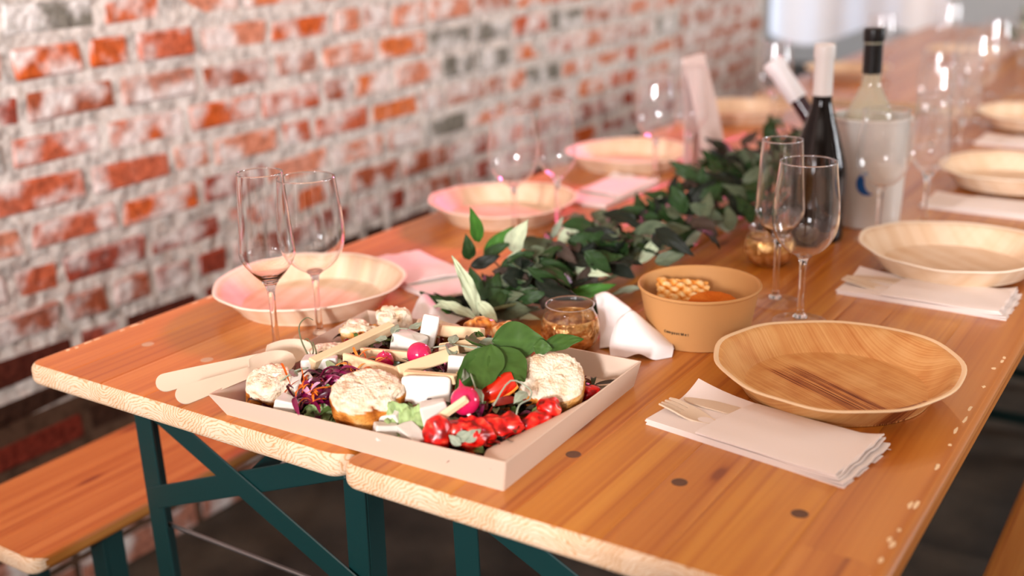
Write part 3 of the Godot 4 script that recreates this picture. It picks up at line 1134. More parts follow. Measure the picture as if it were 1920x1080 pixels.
func place_settings() -> void:
	glasses_prototypes()
	plate("shallow round plate with a dark red streak, set at the near open corner", at(0.352, 0.0, -0.392), 1.05, true)
	plate("pale palm leaf plate behind the flute and wine glass nearest the table end", at(-0.345, 0.0, -0.336), 0.3)
	plate("palm leaf plate by the wall half hidden by upright garland leaves, second along that side", at(-0.370, 0.0, -0.842), 1.3)
	plate("palm leaf plate by the wall between the second pair of glasses and the menu card", at(-0.37, 0.0, -1.31), 2.0)
	plate("palm leaf plate by the wall beyond the tall menu card, fourth along that side", at(-0.375, 0.0, -1.93), 0.7)
	plate("palm leaf plate resting on a white napkin right beside the ice bucket", at(0.366, 0.009, -0.868), 0.9)
	plate("palm leaf plate on a thick white napkin, third along the open side", at(0.345, 0.009, -1.43), 2.5)
	plate("palm leaf plate cut by the frame edge, fourth along the open side", at(0.285, 0.009, -2.06), 0.2)
	napkin("folded cream paper napkin holding a fork and knife in front of the streaked plate", at(0.2185, 0.0, -0.212), -0.152, 0.007, true, "near napkin")
	napkin("folded white paper napkin with cutlery under the plate beside the ice bucket", at(0.256, 0.0, -0.70), -0.02, 0.004, true, "napkin beside the ice bucket")
	napkin("folded white napkin under the third plate of the open side", at(0.235, 0.0, -1.215), -0.06, 0.002, false, "")
	napkin("folded white napkin under the fourth plate of the open side", at(0.200, 0.0, -1.82), -0.05, 0.002, false, "")
	napkin("white napkin pushed between the nearest wall side plate and the garland", at(-0.16, 0.0, -0.50), 2.75, 0.002, false, "")
	napkin("white napkin beside the second wall side plate with its end towards the garland", at(-0.238, 0.0, -0.968), 1.57, 0.002, false, "")
	glass("flute", -0.242, -0.164, 0.0, "tall flute at the wall side standing nearest the tray", 1.035)
	glass("wine", -0.240, -0.236, 0.0, "empty wine glass beside the tall flute, in front of the nearest wall side plate", 1.0)
	glass("wine", -0.278, -0.738, 0.0, "blurred wine glass before the second wall side plate")
	glass("flute", -0.230, -0.792, 0.0, "blurred flute close behind the wine glass of the second wall side plate")
	glass("wine", -0.250, -1.190, 0.0, "blurred wine glass just in front of the menu card")
	glass("flute", -0.205, -1.246, 0.0, "blurred flute touching the menu card")
	glass("wine", -0.245, -1.80, 0.0, "faint wine glass above the plate beyond the menu card")
	glass("flute", 0.198, -0.628, 0.0, "flute behind the kraft bowl on the open side")
	glass("wine", 0.251, -0.572, 0.0, "wine glass with a purplish rim behind the streaked plate")
	glass("wine", 0.232, -0.975, 0.0, "wine glass standing against the white ice bucket")
	glass("flute", 0.277, -1.07, 0.0, "flute standing beyond the plate next to the ice bucket")
	glass("wine", 0.192, -1.52, 0.0, "blurred wine glass beyond the ice bucket, nearer of two")
	glass("flute", 0.216, -1.60, 0.0, "blurred flute beyond the ice bucket beside the third plate of the open side")
	glass("wine", 0.130, -1.74, 0.0, "blurred wine glass beyond the ice bucket, farther of two")
	glass("flute", 0.165, -1.83, 0.0, "blurred flute between the third and fourth plates of the open side")
	glass("wine", 0.150, -2.08, 0.0, "faint wine glass at the far end of the open side, by the fourth plate")
	glass("flute", 0.105, -2.15, 0.0, "faint flute at the far end of the open side, by the fourth plate")


# ---------------------------------------------------------------- the cardboard tray of food
func slab4(b: MB, p: Array, th: float) -> void:       # thick panel from four corners, clockwise from the front
	b.sheet(1, 1, func(u: float, t: float) -> Vector3:
		var lo: Vector3 = (p[3] as Vector3).lerp(p[2], u)
		var hi: Vector3 = (p[0] as Vector3).lerp(p[1], u)
		return lo.lerp(hi, t), th / 2.0)


func tray() -> void:
	var t := thing("cardboard_food_tray", "shallow kraft cardboard tray heaped with salad, bread and cheese", "tray", at(0, 0, 0))
	var fl := Vector3(-0.171, 0.0, -0.018)
	var fr := Vector3(0.170, 0.0, -0.026)
	var br := Vector3(0.163, 0.0, -0.292)
	var bl := Vector3(-0.186, 0.0, -0.272)
	var tfl := Vector3(-0.174, 0.0295, 0.001)
	var tfr := Vector3(0.1755, 0.031, -0.023)
	var tbr := Vector3(0.172, 0.031, -0.292)
	var tbl := Vector3(-0.2, 0.030, -0.281)
	var th := 0.0016
	var b := MB.new()
	var e := Vector3(0, 0.001, 0)
	slab4(b, [bl + e, br + e, fr + e, fl + e], th)
	part("base", b.mesh(), M.kraft_card, t)
	for q in [["front_wall", tfl, tfr, fr, fl], ["right_wall", tfr, tbr, br, fr], ["back_wall", tbr, tbl, bl, br], ["left_wall", tbl, tfl, fl, bl]]:
		var w := MB.new()
		slab4(w, [q[1], q[2], (q[3] as Vector3), (q[4] as Vector3)], th)
		part(q[0], w.mesh(), M.kraft_card, t)
	# tuck-in flaps folded along the inside of the right wall
	var fp := MB.new()
	fp.sheet(18, 6, func(u: float, s: float) -> Vector3:
		var z := lerpf(-0.026, -0.180, u)
		var reach := 0.043 * pow(1.0 - u, 0.85) * (0.62 + 0.38 * smoothstep(0.0, 0.2, u)) + 0.0015
		var p := Vector3(0.1735 - reach * (1.0 - s), lerpf(0.0195 + 0.006 * u, 0.0298, s) + 0.002 * sin(s * PI), z)
		return p, 0.0007)
	part("corner_flap", fp.mesh(), M.kraft_card, t)


# ---------------------------------------------------------------- food shapes
func bread_piece(seed_: int, rx: float, ry: float, rz: float, torn: float, crust_from := -2.0, crust_to := 0.55) -> ArrayMesh:
	var n1 := noise(seed_, 24.0, 3)
	var n2 := noise(seed_ + 1, 150.0, 3)
	var b := MB.new()
	var crumb := [lin(150, 108, 70), lin(206, 174, 140), lin(226, 206, 178), lin(232, 216, 194)]
	var crust := [lin(124, 64, 22), lin(186, 112, 44), lin(212, 152, 78), lin(228, 194, 140)]
	var shape := func(u: float, t: float) -> Vector3:
		var a := u * TAU
		var e := (t - 0.5) * PI
		var ce := pow(maxf(cos(e), 0.0), 0.42)
		var se := signf(sin(e)) * pow(absf(sin(e)), 0.55)
		var ca := signf(cos(a)) * pow(absf(cos(a)), 0.82)
		var sa := signf(sin(a)) * pow(absf(sin(a)), 0.82)
		var p := Vector3(ca * ce * rx, se * ry, sa * ce * rz)
		var top := smoothstep(0.5, 0.8, se)
		var k := n1.get_noise_3dv(p) * torn + n2.get_noise_3dv(p) * (0.0006 + 0.0020 * top)
		k -= top * 0.004 * smoothstep(0.25, 0.5, n2.get_noise_3dv(p * 0.45 + Vector3(3, 1, 2)))
		return p + p.normalized() * k
	b.grid(64, 44, shape, true, null, func(u: float, t: float) -> Color:
		var p: Vector3 = shape.call(u, t)
		var h := p.y / ry
		var k := n1.get_noise_3dv(p * 1.3)
		if h + k * 0.14 > crust_to or h < crust_from:
			return ramp(crumb, 0.84 + n2.get_noise_3dv(p * 0.5) * 0.9)
		return ramp(crust, 0.45 + k * 0.9 + 0.25 * h + n2.get_noise_3dv(p * 0.3) * 0.25))
	return b.mesh()


func lump(seed_: int, r: Vector3, amp: float, freq: float, cols: Array, nu := 32, nv := 22, lo := 0.5, gain := 1.2) -> ArrayMesh:
	var n1 := noise(seed_, freq, 3)
	var b := MB.new()
	var shape := func(u: float, t: float) -> Vector3:
		var e := (t - 0.5) * PI
		var p := Vector3(cos(u * TAU) * cos(e) * r.x, sin(e) * r.y, sin(u * TAU) * cos(e) * r.z)
		return p + p.normalized() * n1.get_noise_3dv(p) * amp
	b.grid(nu, nv, shape, true, null, func(u: float, t: float) -> Color:
		return ramp(cols, lo + gain * n1.get_noise_3dv((shape.call(u, t) as Vector3) * 1.7)))
	return b.mesh()


func wedge(sx: float, sy: float, sz: float, taper: float, seed_: int) -> ArrayMesh:      # block of cheese with softened, uneven faces
	var n1 := noise(seed_, 60.0, 2)
	var b := MB.new()
	b.grid(40, 24, func(u: float, t: float) -> Vector3:
		var a := u * TAU
		var e := (t - 0.5) * PI
		var f := func(q: float, k: float) -> float: return signf(q) * pow(absf(q), k)
		var p := Vector3(f.call(cos(a), 0.18) * f.call(cos(e), 0.18) * sx, f.call(sin(e), 0.18) * sy, f.call(sin(a), 0.18) * f.call(cos(e), 0.18) * sz)
		p.z *= 1.0 - taper * (p.x / sx * 0.5 + 0.5)
		return p + p.normalized() * n1.get_noise_3dv(p) * 0.0011, true)
	return b.mesh()


func strip_leaf(b: MB, p: Vector3, d: Vector3, nrm: Vector3, lng: float, wid: float, curl: float) -> void:
	var s := d.cross(nrm).normalized()
	b.grid(2, 5, func(u: float, t: float) -> Vector3:
		var w := wid * sqrt(maxf(0.0, sin(clampf(t, 0.02, 0.98) * PI)))
		return p + d * lng * t + nrm * curl * lng * (t * (1.0 - t)) * 4.0 + s * (u - 0.5) * w + nrm * absf(u - 0.5) * w * 0.5)


func aim(o: Vector3, along: Vector3, up: Vector3, roll := 0.0) -> Transform3D:      # x along, y as near up as may be
	var x := along.normalized()
	var z := x.cross(up).normalized()
	var y := z.cross(x)
	return Transform3D(Basis(x, y, z).rotated(x, roll), o)


func food() -> void:
	var r := RandomNumberGenerator.new()
	r.seed = 21
	# the bed: dark dressed leaves and shreds, far too many to count
	var bed := MB.new()
	var bn := noise(71, 30.0, 3)
	var cols := [lin(44, 14, 22), lin(70, 20, 30), lin(50, 60, 30), lin(36, 44, 24), lin(96, 24, 30)]
	bed.grid(40, 32, func(u: float, t: float) -> Vector3:
		var x := lerpf(-0.166, 0.160, u)
		var z := lerpf(-0.032, -0.266, t)
		var e := minf(minf(u, 1.0 - u), minf(t, 1.0 - t))
		return Vector3(x, 0.005 + 0.017 * smoothstep(0.0, 0.16, e) + bn.get_noise_2d(x, z) * 0.007, z), false, null, func(u: float, t: float) -> Color:
			return ramp(cols, 0.5 + bn.get_noise_2d(u * 3.0 + 5.0, t * 3.0) * 1.4), true)
	var shred := [lin(58, 16, 34), lin(110, 26, 64), lin(46, 58, 28), lin(96, 120, 62), lin(120, 28, 22), lin(150, 70, 28), lin(38, 30, 20), lin(150, 160, 120)]
	for k in 900:
		var x := r.randf_range(-0.156, 0.152)
		var z := r.randf_range(-0.256, -0.034)
		bed.col = (shred[r.randi_range(0, 7)] as Color) * r.randf_range(0.6, 1.1)
		var d := Vector3(r.randf_range(-1, 1), r.randf_range(-0.3, 0.5), r.randf_range(-1, 1)).normalized()
		var nn := Vector3(r.randf_range(-0.7, 0.7), 1.0, r.randf_range(-0.7, 0.7)).normalized()
		var e := minf(minf(x + 0.166, 0.16 - x), minf(-0.03 - z, z + 0.266))
		strip_leaf(bed, Vector3(x, 0.008 + 0.018 * smoothstep(0.0, 0.05, e) + r.randf_range(0.0, 0.007), z), d, nn, r.randf_range(0.010, 0.03), r.randf_range(0.003, 0.012), r.randf_range(-0.2, 0.35))
	var bo := lone("salad_bed", bed.mesh(), M.food_wet, "dark dressed salad leaves and shreds covering the floor of the tray", "salad", Transform3D(Basis(), at(0, 0, 0)))
	bo.set_meta("kind", "stuff")

	# ---- bread
	var face := func(yaw: float, tilt: float) -> Basis: return Basis(Vector3.UP, yaw) * Basis(Vector3.RIGHT, tilt)
	for q in [
		["thick round baguette slice with a torn edge, standing over the front tray wall", 201, Vector3(-0.008, 0.034, -0.056), face.call(0.5, 0.34), 0.037, 0.0235, 0.033, 0.004, 0.62],
		["browned round baguette slice leaning in the corner towards the streaked plate", 205, Vector3(0.127, 0.036, -0.180), face.call(0.62, 0.5), 0.034, 0.019, 0.032, 0.003, 0.62],
		["torn white bread chunk at the tray end beside the wooden server handles", 209, Vector3(-0.132, 0.027, -0.046), face.call(0.15, 0.3), 0.029, 0.018, 0.023, 0.007, 0.2],
		["flat bread slice with brown crust by the tray's wall side, near the flute", 213, Vector3(-0.134, 0.024, -0.146), face.call(0.9, 0.35), 0.029, 0.013, 0.021, 0.005, 0.3],
		["toasted crust end with dark herbs at the back of the tray", 217, Vector3(-0.152, 0.027, -0.212), face.call(0.2, 0.2), 0.025, 0.014, 0.015, 0.006, 0.9],
		["small torn bread corner with a pointed white top at the back of the tray", 221, Vector3(-0.128, 0.036, -0.242), face.call(0.4, 0.3), 0.020, 0.019, 0.017, 0.008, 0.0],
		["long browned bread finger lying along the back wall of the tray", 225, Vector3(-0.066, 0.032, -0.258), face.call(-0.18, 0.25), 0.042, 0.012, 0.012, 0.004, 0.6],
	]:
		lone("bread_slice", bread_piece(q[1], q[4], q[5], q[6], q[7], -2.0, q[8]), M.bread, q[0], "bread", Transform3D(q[3], at(q[2].x, q[2].y, q[2].z)), "pieces of bread in the tray")
	var roast := [lin(110, 50, 14), lin(182, 98, 30), lin(212, 140, 60), lin(240, 206, 150)]
	lone("roast_potato", lump(231, Vector3(0.021, 0.016, 0.018), 0.005, 50.0, roast, 32, 22, 0.55, 1.1), M.food_wet, "golden roast potato half hidden at the back wall of the tray", "potato", Transform3D(Basis(), at(-0.016, 0.041, -0.266)), "roast potatoes")
	lone("roast_potato", lump(235, Vector3(0.022, 0.020, 0.017), 0.005, 50.0, roast, 32, 22, 0.6, 1.2), M.food_wet, "golden roast potato closest to the gold candle glass", "potato", Transform3D(Basis(), at(0.020, 0.039, -0.262)), "roast potatoes")

	# ---- cheese
	lone("cheese_block", wedge(0.0245, 0.022, 0.010, 0.1, 241), M.cheese_white, "white slab of cheese with a smooth square face in the middle of the tray", "cheese", Transform3D(face.call(0.47, -0.35), at(0.040, 0.038, -0.088)), "cheese in the tray")
	var chunks := [
		["white cheese triangle beside the purple cabbage", Vector3(-0.112, 0.040, -0.100), 0.019, 0.008, 0.012, 0.5],
		["rough crumb of white cheese between the torn bread and the cabbage", Vector3(-0.098, 0.036, -0.056), 0.012, 0.009, 0.010, 1.2],
		["white cheese cube low beside the front wall and the cabbage", Vector3(-0.088, 0.026, -0.024), 0.011, 0.009, 0.010, 0.3],
		["small white cheese cube in the gap right of the thick baguette slice", Vector3(0.034, 0.024, -0.030), 0.011, 0.008, 0.008, 0.9],
		["small white cheese cube wedged under the thick baguette slice", Vector3(0.026, 0.028, -0.046), 0.012, 0.009, 0.008, 0.2],
		["flat white cheese sliver resting on the front wall under the cheese slab", Vector3(0.062, 0.024, -0.036), 0.017, 0.006, 0.009, -0.4],
		["ribbed pale cheese curl under the square cheese slab", Vector3(0.070, 0.034, -0.062), 0.013, 0.017, 0.010, 0.7],
		["glossy white egg-like cheese round beside the radish in the centre", Vector3(-0.052, 0.047, -0.178), 0.017, 0.012, 0.014, 0.1],
		["upright white cheese shard at the back of the tray", Vector3(-0.042, 0.055, -0.200), 0.009, 0.020, 0.006, 0.5],
		["short pale cheese wedge below the basil", Vector3(0.046, 0.052, -0.150), 0.020, 0.010, 0.010, 0.5],
	]
	var k := 0
	for q in chunks:
		lone("cheese_piece", wedge(q[2], q[3], q[4], 0.45 if k % 2 == 0 else 0.2, 250 + k), M.cheese_white, q[0], "cheese", Transform3D(Basis.from_euler(Vector3(r.randf_range(-0.3, 0.3), q[5], r.randf_range(-0.3, 0.3))), at(q[1].x, q[1].y, q[1].z)), "cheese in the tray")
		k += 1
	# pale cheese batons laid across one another
	var sticks := [
		["longest pale baton, slanting up over the flat bread at the back", Vector3(-0.112, 0.044, -0.086), Vector3(-0.092, 0.052, -0.198), 0.0062],
		["pale baton lying level behind the thick baguette slice", Vector3(-0.076, 0.052, -0.100), Vector3(0.008, 0.049, -0.100), 0.0068],
		["pale baton behind the centre radish", Vector3(-0.082, 0.047, -0.134), Vector3(-0.018, 0.048, -0.150), 0.0055],
		["pale baton lying on the top edge of the square cheese slab", Vector3(-0.002, 0.055, -0.094), Vector3(0.030, 0.062, -0.156), 0.0062],
		["short split pale baton over the square cheese slab", Vector3(0.010, 0.055, -0.092), Vector3(0.062, 0.055, -0.106), 0.0045],
		["pale baton near the back wall beneath the basil", Vector3(-0.044, 0.050, -0.222), Vector3(0.010, 0.052, -0.230), 0.0068],
		["pale baton pointing at the basil from the radish", Vector3(0.002, 0.056, -0.160), Vector3(0.042, 0.062, -0.190), 0.0055],
		["pale baton tucked under the basil beside the tomato wedge", Vector3(0.052, 0.050, -0.122), Vector3(0.088, 0.054, -0.150), 0.0055],
		["thin pale baton stuck in the red peppers", Vector3(0.086, 0.044, -0.040), Vector3(0.104, 0.060, -0.066), 0.0036],
	]
	for q in sticks:
		var b := MB.new()
		var l: float = (q[1] as Vector3).distance_to(q[2])
		b.box(Vector3(0, -q[3], -q[3] * 0.8), Vector3(l, q[3], q[3] * 0.8), 0.0012, 0.0012, r)
		lone("cheese_baton", b.mesh(), M.cheese_cream, q[0], "cheese", aim(at(q[1].x, q[1].y, q[1].z), (q[2] as Vector3) - (q[1] as Vector3), Vector3.UP, r.randf_range(-0.5, 0.5)), "pale cheese batons")

	# ---- radishes
	var rad := MB.new()
	rad.lathe([Vector2(0, -0.0125), Vector2(0.006, -0.0115), Vector2(0.0118, -0.006), Vector2(0.0132, 0.0), Vector2(0.012, 0.0065), Vector2(0.0085, 0.011), Vector2(0.0035, 0.0138), Vector2(0.0014, 0.017), Vector2(0.0, 0.022)], 28, 3)
	for q in [["bright pink radish in the middle of the tray", Vector3(-0.004, 0.060, -0.134), Vector3(0.9, 0.2, 0.2), 0.95], ["bright pink radish above the red peppers, tail up", Vector3(0.094, 0.050, -0.078), Vector3(-0.45, 0.75, -0.3), 1.05], ["red radish slice half buried behind the batons", Vector3(-0.046, 0.046, -0.128), Vector3(0.2, 1.0, 0.3), 0.75]]:
		var t := thing("radish", q[0], "radish", at(q[1].x, q[1].y, q[1].z), 0.0, "radishes in the tray")
		var d: Vector3 = (q[2] as Vector3).normalized()
		t.basis = Basis(Quaternion(Vector3.UP, d)).scaled(Vector3.ONE * q[3])
		part("root", rad.mesh(), M.radish_pink, t)
		var st := MB.new()
		st.tube([Vector3(0, -0.011, 0), Vector3(0.001, -0.015, 0), Vector3(0.003, -0.019, 0.001)], func(u: float) -> float: return 0.0022 - 0.001 * u, 8, 3)
		part("stalk", st.mesh(), M.radish_white, t)

	# ---- tomatoes and peppers
	var red := [lin(120, 4, 6), lin(196, 16, 14), lin(222, 36, 26), lin(236, 96, 70)]
	var reds := [
		["rounded glossy red pepper strip rising beside the front wall", 301, Vector3(0.092, 0.030, -0.036), Vector3(0.0125, 0.021, 0.012), 0.004, 0.5],
		["large crumpled red pepper piece filling the front of the tray", 305, Vector3(0.112, 0.029, -0.060), Vector3(0.024, 0.014, 0.019), 0.010, 0.4],
		["second crumpled red pepper piece against the tuck-in flap", 309, Vector3(0.128, 0.029, -0.088), Vector3(0.024, 0.011, 0.014), 0.008, 0.9],
		["red pepper strip low along the inside of the corner flap", 313, Vector3(0.148, 0.025, -0.118), Vector3(0.018, 0.009, 0.010), 0.003, 1.2],
		["small bright red tomato below the browned baguette slice", 317, Vector3(0.150, 0.031, -0.138), Vector3(0.0125, 0.011, 0.0115), 0.004, 0.0],
		["red pepper shreds in the far corner of the tray", 321, Vector3(0.148, 0.020, -0.215), Vector3(0.016, 0.008, 0.010), 0.006, 0.4],
	]
	for q in reds:
		lone("red_pepper" if not "tomato" in q[0] else "tomato", lump(q[1], q[3], q[4], 42.0, red, 44, 30, 0.4, 1.1), M.food_wet, q[0], "pepper" if not "tomato" in q[0] else "tomato", Transform3D(Basis(Vector3.UP, q[5]), at(q[2].x, q[2].y, q[2].z)), "red vegetables in the tray")
	var tw := thing("tomato_wedge", "orange-rimmed tomato wedge leaning below the basil", "tomato", at(0.094, 0.046, -0.128))
	tw.basis = aim(Vector3.ZERO, Vector3(0.62, 0.30, -0.55), Vector3(0.3, 0.9, 0.4)).basis
	var wb := MB.new()
	wb.grid(24, 10, func(u: float, t: float) -> Vector3:
		var a := (u - 0.5) * 2.1
		return Vector3(0.024 * sin(a) * 1.0, 0.0, 0) + Vector3(0, 0.011 * sin(t * PI), 0.013 * cos(t * PI)) * cos(a * 0.72) - Vector3(0, 0.002, 0), false)
	part("flesh", wb.mesh(), M.food_wet_red if M.has("food_wet_red") else mat("food_wet_red", c8(206, 40, 16), 0.2, 0.6), tw)
	var ws := MB.new()
	ws.sheet(20, 5, func(u: float, t: float) -> Vector3:
		var a := (u - 0.5) * 2.1
		return Vector3(0.025 * sin(a), 0.0 - 0.002 * sin(u * PI), lerpf(-0.014, 0.014, t) * cos(a * 0.72)), 0.0011)
	part("skin", ws.mesh(), mat("tomato_skin", c8(240, 150, 60), 0.35), tw, Transform3D(Basis(), Vector3(0, -0.001, 0)))

	# ---- shredded cabbage and carrot
	var cab := MB.new()
	var pur := [lin(70, 8, 34), lin(120, 20, 66), lin(160, 40, 92), lin(214, 150, 180)]
	for i in 150:
		cab.col = pur[[0, 0, 1, 1, 1, 2, 3][r.randi_range(0, 6)]]
		var a := r.randf() * TAU
		var rr := sqrt(r.randf())
		var p := Vector3(-0.070 + cos(a) * rr * 0.026, 0.028 + 0.014 * (1.0 - rr * rr) + r.randf_range(0, 0.004), -0.055 + sin(a) * rr * 0.036)
		strip_leaf(cab, p, Vector3(r.randf_range(0.2, 1), r.randf_range(-0.3, 0.4), r.randf_range(-0.9, 0.3)).normalized(), Vector3(r.randf_range(-0.8, 0.8), 1, r.randf_range(-0.2, 0.9)).normalized(), r.randf_range(0.014, 0.034), r.randf_range(0.003, 0.007), r.randf_range(-0.1, 0.4))
	var co := lone("shredded_cabbage", cab.mesh(), M.food_wet, "glossy heap of shredded purple cabbage beside the thick baguette slice", "cabbage", Transform3D(Basis(), at(0, 0, 0)))
	co.set_meta("kind", "stuff")
	var car := MB.new()
	for i in 60:
		car.col = [lin(226, 116, 30), lin(238, 150, 60), lin(214, 96, 22)][r.randi_range(0, 2)]
		var spot: Vector3 = [Vector3(-0.064, 0.037, -0.032), Vector3(-0.052, 0.044, -0.096), Vector3(-0.086, 0.034, -0.040)][i % 3]
		strip_leaf(car, spot + Vector3(r.randf_range(-0.014, 0.014), r.randf_range(-0.004, 0.006), r.randf_range(-0.012, 0.012)), Vector3(r.randf_range(-0.4, 1), r.randf_range(-0.2, 0.6), r.randf_range(-1, 0.3)).normalized(), Vector3(r.randf_range(-0.5, 0.5), 1, r.randf_range(-0.5, 0.5)).normalized(), r.randf_range(0.012, 0.026), 0.0028, r.randf_range(0, 0.4))
	var cr := lone("shredded_carrot", car.mesh(), M.food_wet, "thin orange carrot shreds scattered over the purple cabbage", "carrot", Transform3D(Basis(), at(0, 0, 0)))
	cr.set_meta("kind", "stuff")

	# ---- lettuce, basil, sprouts
	for q in [["pale frilly lettuce leaf low against the front wall", Vector3(-0.046, 0.026, -0.046), 0.028, 401], ["pale green lettuce leaf between the baguette slice and the cheese slab", Vector3(0.052, 0.030, -0.046), 0.026, 402], ["pale lettuce leaf under the cheese at the front wall", Vector3(0.022, 0.022, -0.052), 0.022, 403]]:
		var fr := noise(q[3], 90.0, 2)
		var b := MB.new()
		b.sheet(22, 14, func(u: float, t: float) -> Vector3:
			var x := (u - 0.5) * 2.0 * (q[2] as float)
			var z := (t - 0.5) * 0.034
			var e := maxf(absf(u - 0.5), absf(t - 0.5)) * 2.0
			return Vector3(x, -0.012 * (2.0 * t - 1.0) * 0.5 + fr.get_noise_2d(x, z) * 0.010 * e + 0.004 * sin(u * 22.0) * e, z), 0.0004, null, func(u: float, t: float) -> Color: return lin(255, 255, 255) * (0.75 + 0.3 * fr.get_noise_2d(u * 0.1, t * 0.1)))
		lone("lettuce_leaf", b.mesh(), M.leaf_lettuce, q[0], "lettuce", Transform3D(Basis.from_euler(Vector3(0.5, 0.35, 0)), at(q[1].x, q[1].y, q[1].z)), "lettuce in the tray")
	leaf_shapes()
	var bas := thing("basil_sprig", "fresh green basil sprig lying on top of the food", "basil", at(0, 0, 0))
	var hub := Vector3(0.074, 0.074, -0.154)
	for q in [[hub, Vector3(0.024, 0.068, -0.200), 0.046, 0.7], [hub + Vector3(0, 0.006, 0.002), Vector3(0.094, 0.052, -0.102), 0.040, 0.25], [hub, Vector3(0.066, 0.046, -0.100), 0.032, -0.5], [hub + Vector3(0.004, 0.002, 0), Vector3(0.122, 0.054, -0.140), 0.046, -0.35], [hub + Vector3(0.0, 0.008, -0.002), Vector3(0.112, 0.074, -0.198), 0.044, 0.3], [hub + Vector3(0.03, -0.002, -0.03), Vector3(0.120, 0.068, -0.196), 0.018, 0.4], [hub + Vector3(0.036, -0.004, -0.04), Vector3(0.136, 0.070, -0.232), 0.020, 0.6]]:
		leaf_from(bas, q[0], q[1], q[2], q[3], M.leaf_basil, 2)
	var spt := thing("pea_shoots", "pale pea shoots with thin stems strewn over the food", "sprouts", at(0, 0, 0))
	for q in [[Vector3(0.092, 0.056, -0.098), Vector3(0.078, 0.06, -0.112), Vector3(0.06, 0.056, -0.132)], [Vector3(0.118, 0.046, -0.09), Vector3(0.120, 0.062, -0.118), Vector3(0.136, 0.052, -0.128), Vector3(0.140, 0.046, -0.120)], [Vector3(0.140, 0.046, -0.12), Vector3(0.136, 0.044, -0.108), Vector3(0.138, 0.036, -0.098)], [Vector3(0.0, 0.062, -0.15), Vector3(0.02, 0.066, -0.160), Vector3(0.046, 0.064, -0.168)], [Vector3(-0.094, 0.052, -0.064), Vector3(-0.100, 0.052, -0.050), Vector3(-0.108, 0.044, -0.036)], [Vector3(-0.062, 0.054, -0.160), Vector3(-0.064, 0.064, -0.172), Vector3(-0.058, 0.062, -0.184)]]:
		var sp := MB.new()
		sp.tube(q, func(_u: float) -> float: return 0.0009, 6, 4)
		part("stem", sp.mesh(), M.leaf_grey, spt)
	for q in [[Vector3(0.06, 0.058, -0.130), Vector3(0.072, 0.056, -0.104), 0.010], [Vector3(0.136, 0.052, -0.122), Vector3(0.132, 0.046, -0.104), 0.013], [Vector3(0.02, 0.068, -0.158), Vector3(0.034, 0.062, -0.138), 0.016], [Vector3(0.018, 0.066, -0.162), Vector3(0.012, 0.070, -0.178), 0.013], [Vector3(0.092, 0.056, -0.098), Vector3(0.106, 0.046, -0.090), 0.010], [Vector3(-0.066, 0.058, -0.158), Vector3(-0.082, 0.054, -0.156), 0.010], [Vector3(-0.058, 0.062, -0.186), Vector3(-0.050, 0.066, -0.204), 0.010], [Vector3(-0.064, 0.06, -0.166), Vector3(-0.07, 0.066, -0.182), 0.011], [Vector3(-0.1, 0.052, -0.052), Vector3(-0.092, 0.054, -0.036), 0.012], [Vector3(0.112, 0.032, -0.036), Vector3(0.124, 0.038, -0.046), 0.012], [Vector3(0.118, 0.028, -0.036), Vector3(0.106, 0.036, -0.034), 0.010], [Vector3(0.12, 0.03, -0.04), Vector3(0.13, 0.04, -0.052), 0.012], [Vector3(0.046, 0.064, -0.168), Vector3(0.056, 0.07, -0.19), 0.012]]:
		leaf_from(spt, q[0], q[1], q[2], r.randf_range(-0.6, 0.6), M.leaf_grey, r.randi_range(0, 3))
	var ten := MB.new()
	ten.tube([Vector3(-0.142, 0.030, -0.118), Vector3(-0.156, 0.050, -0.120), Vector3(-0.162, 0.066, -0.124), Vector3(-0.154, 0.076, -0.128), Vector3(-0.146, 0.074, -0.130)], func(u: float) -> float: return 0.0010 - 0.0005 * u, 6, 6)
	ten.tube([Vector3(-0.140, 0.030, -0.114), Vector3(-0.136, 0.046, -0.116), Vector3(-0.144, 0.056, -0.118), Vector3(-0.150, 0.054, -0.118)], func(u: float) -> float: return 0.0010 - 0.0005 * u, 6, 6)
	ten.tube([Vector3(-0.134, 0.030, -0.112), Vector3(-0.130, 0.044, -0.114), Vector3(-0.138, 0.054, -0.118)], func(u: float) -> float: return 0.0009, 6, 6)
	lone("curled_tendril", ten.mesh(), M.stem, "thin curled tendril rising beside the wooden server", "sprouts")
	get_node("curled_tendril").position = at(0, 0, 0)
	# ---- the two wooden servers whose handles stick out over the tray end
	var handle := spoon_mesh(0.140, 0.017)
	lone("wooden_spoon", handle, M.cutlery_birch, "pale wooden spoon whose handle hangs out over the tray end, lower of two", "spoon", aim(at(-0.158, 0.036, -0.108), Vector3(-0.191 + 0.158, -0.004, 0.024 + 0.108), Vector3(0.6, 0.7, 0.35)), "wooden servers in the tray")
	lone("wooden_fork", spoon_mesh(0.175, 0.016), M.cutlery_birch, "pale wooden server whose handle hangs out over the tray end, upper of two", "fork", aim(at(-0.168, 0.034, -0.146), Vector3(-0.238 + 0.168, -0.003, 0.010 + 0.146), Vector3(0.6, 0.7, 0.35)), "wooden servers in the tray")


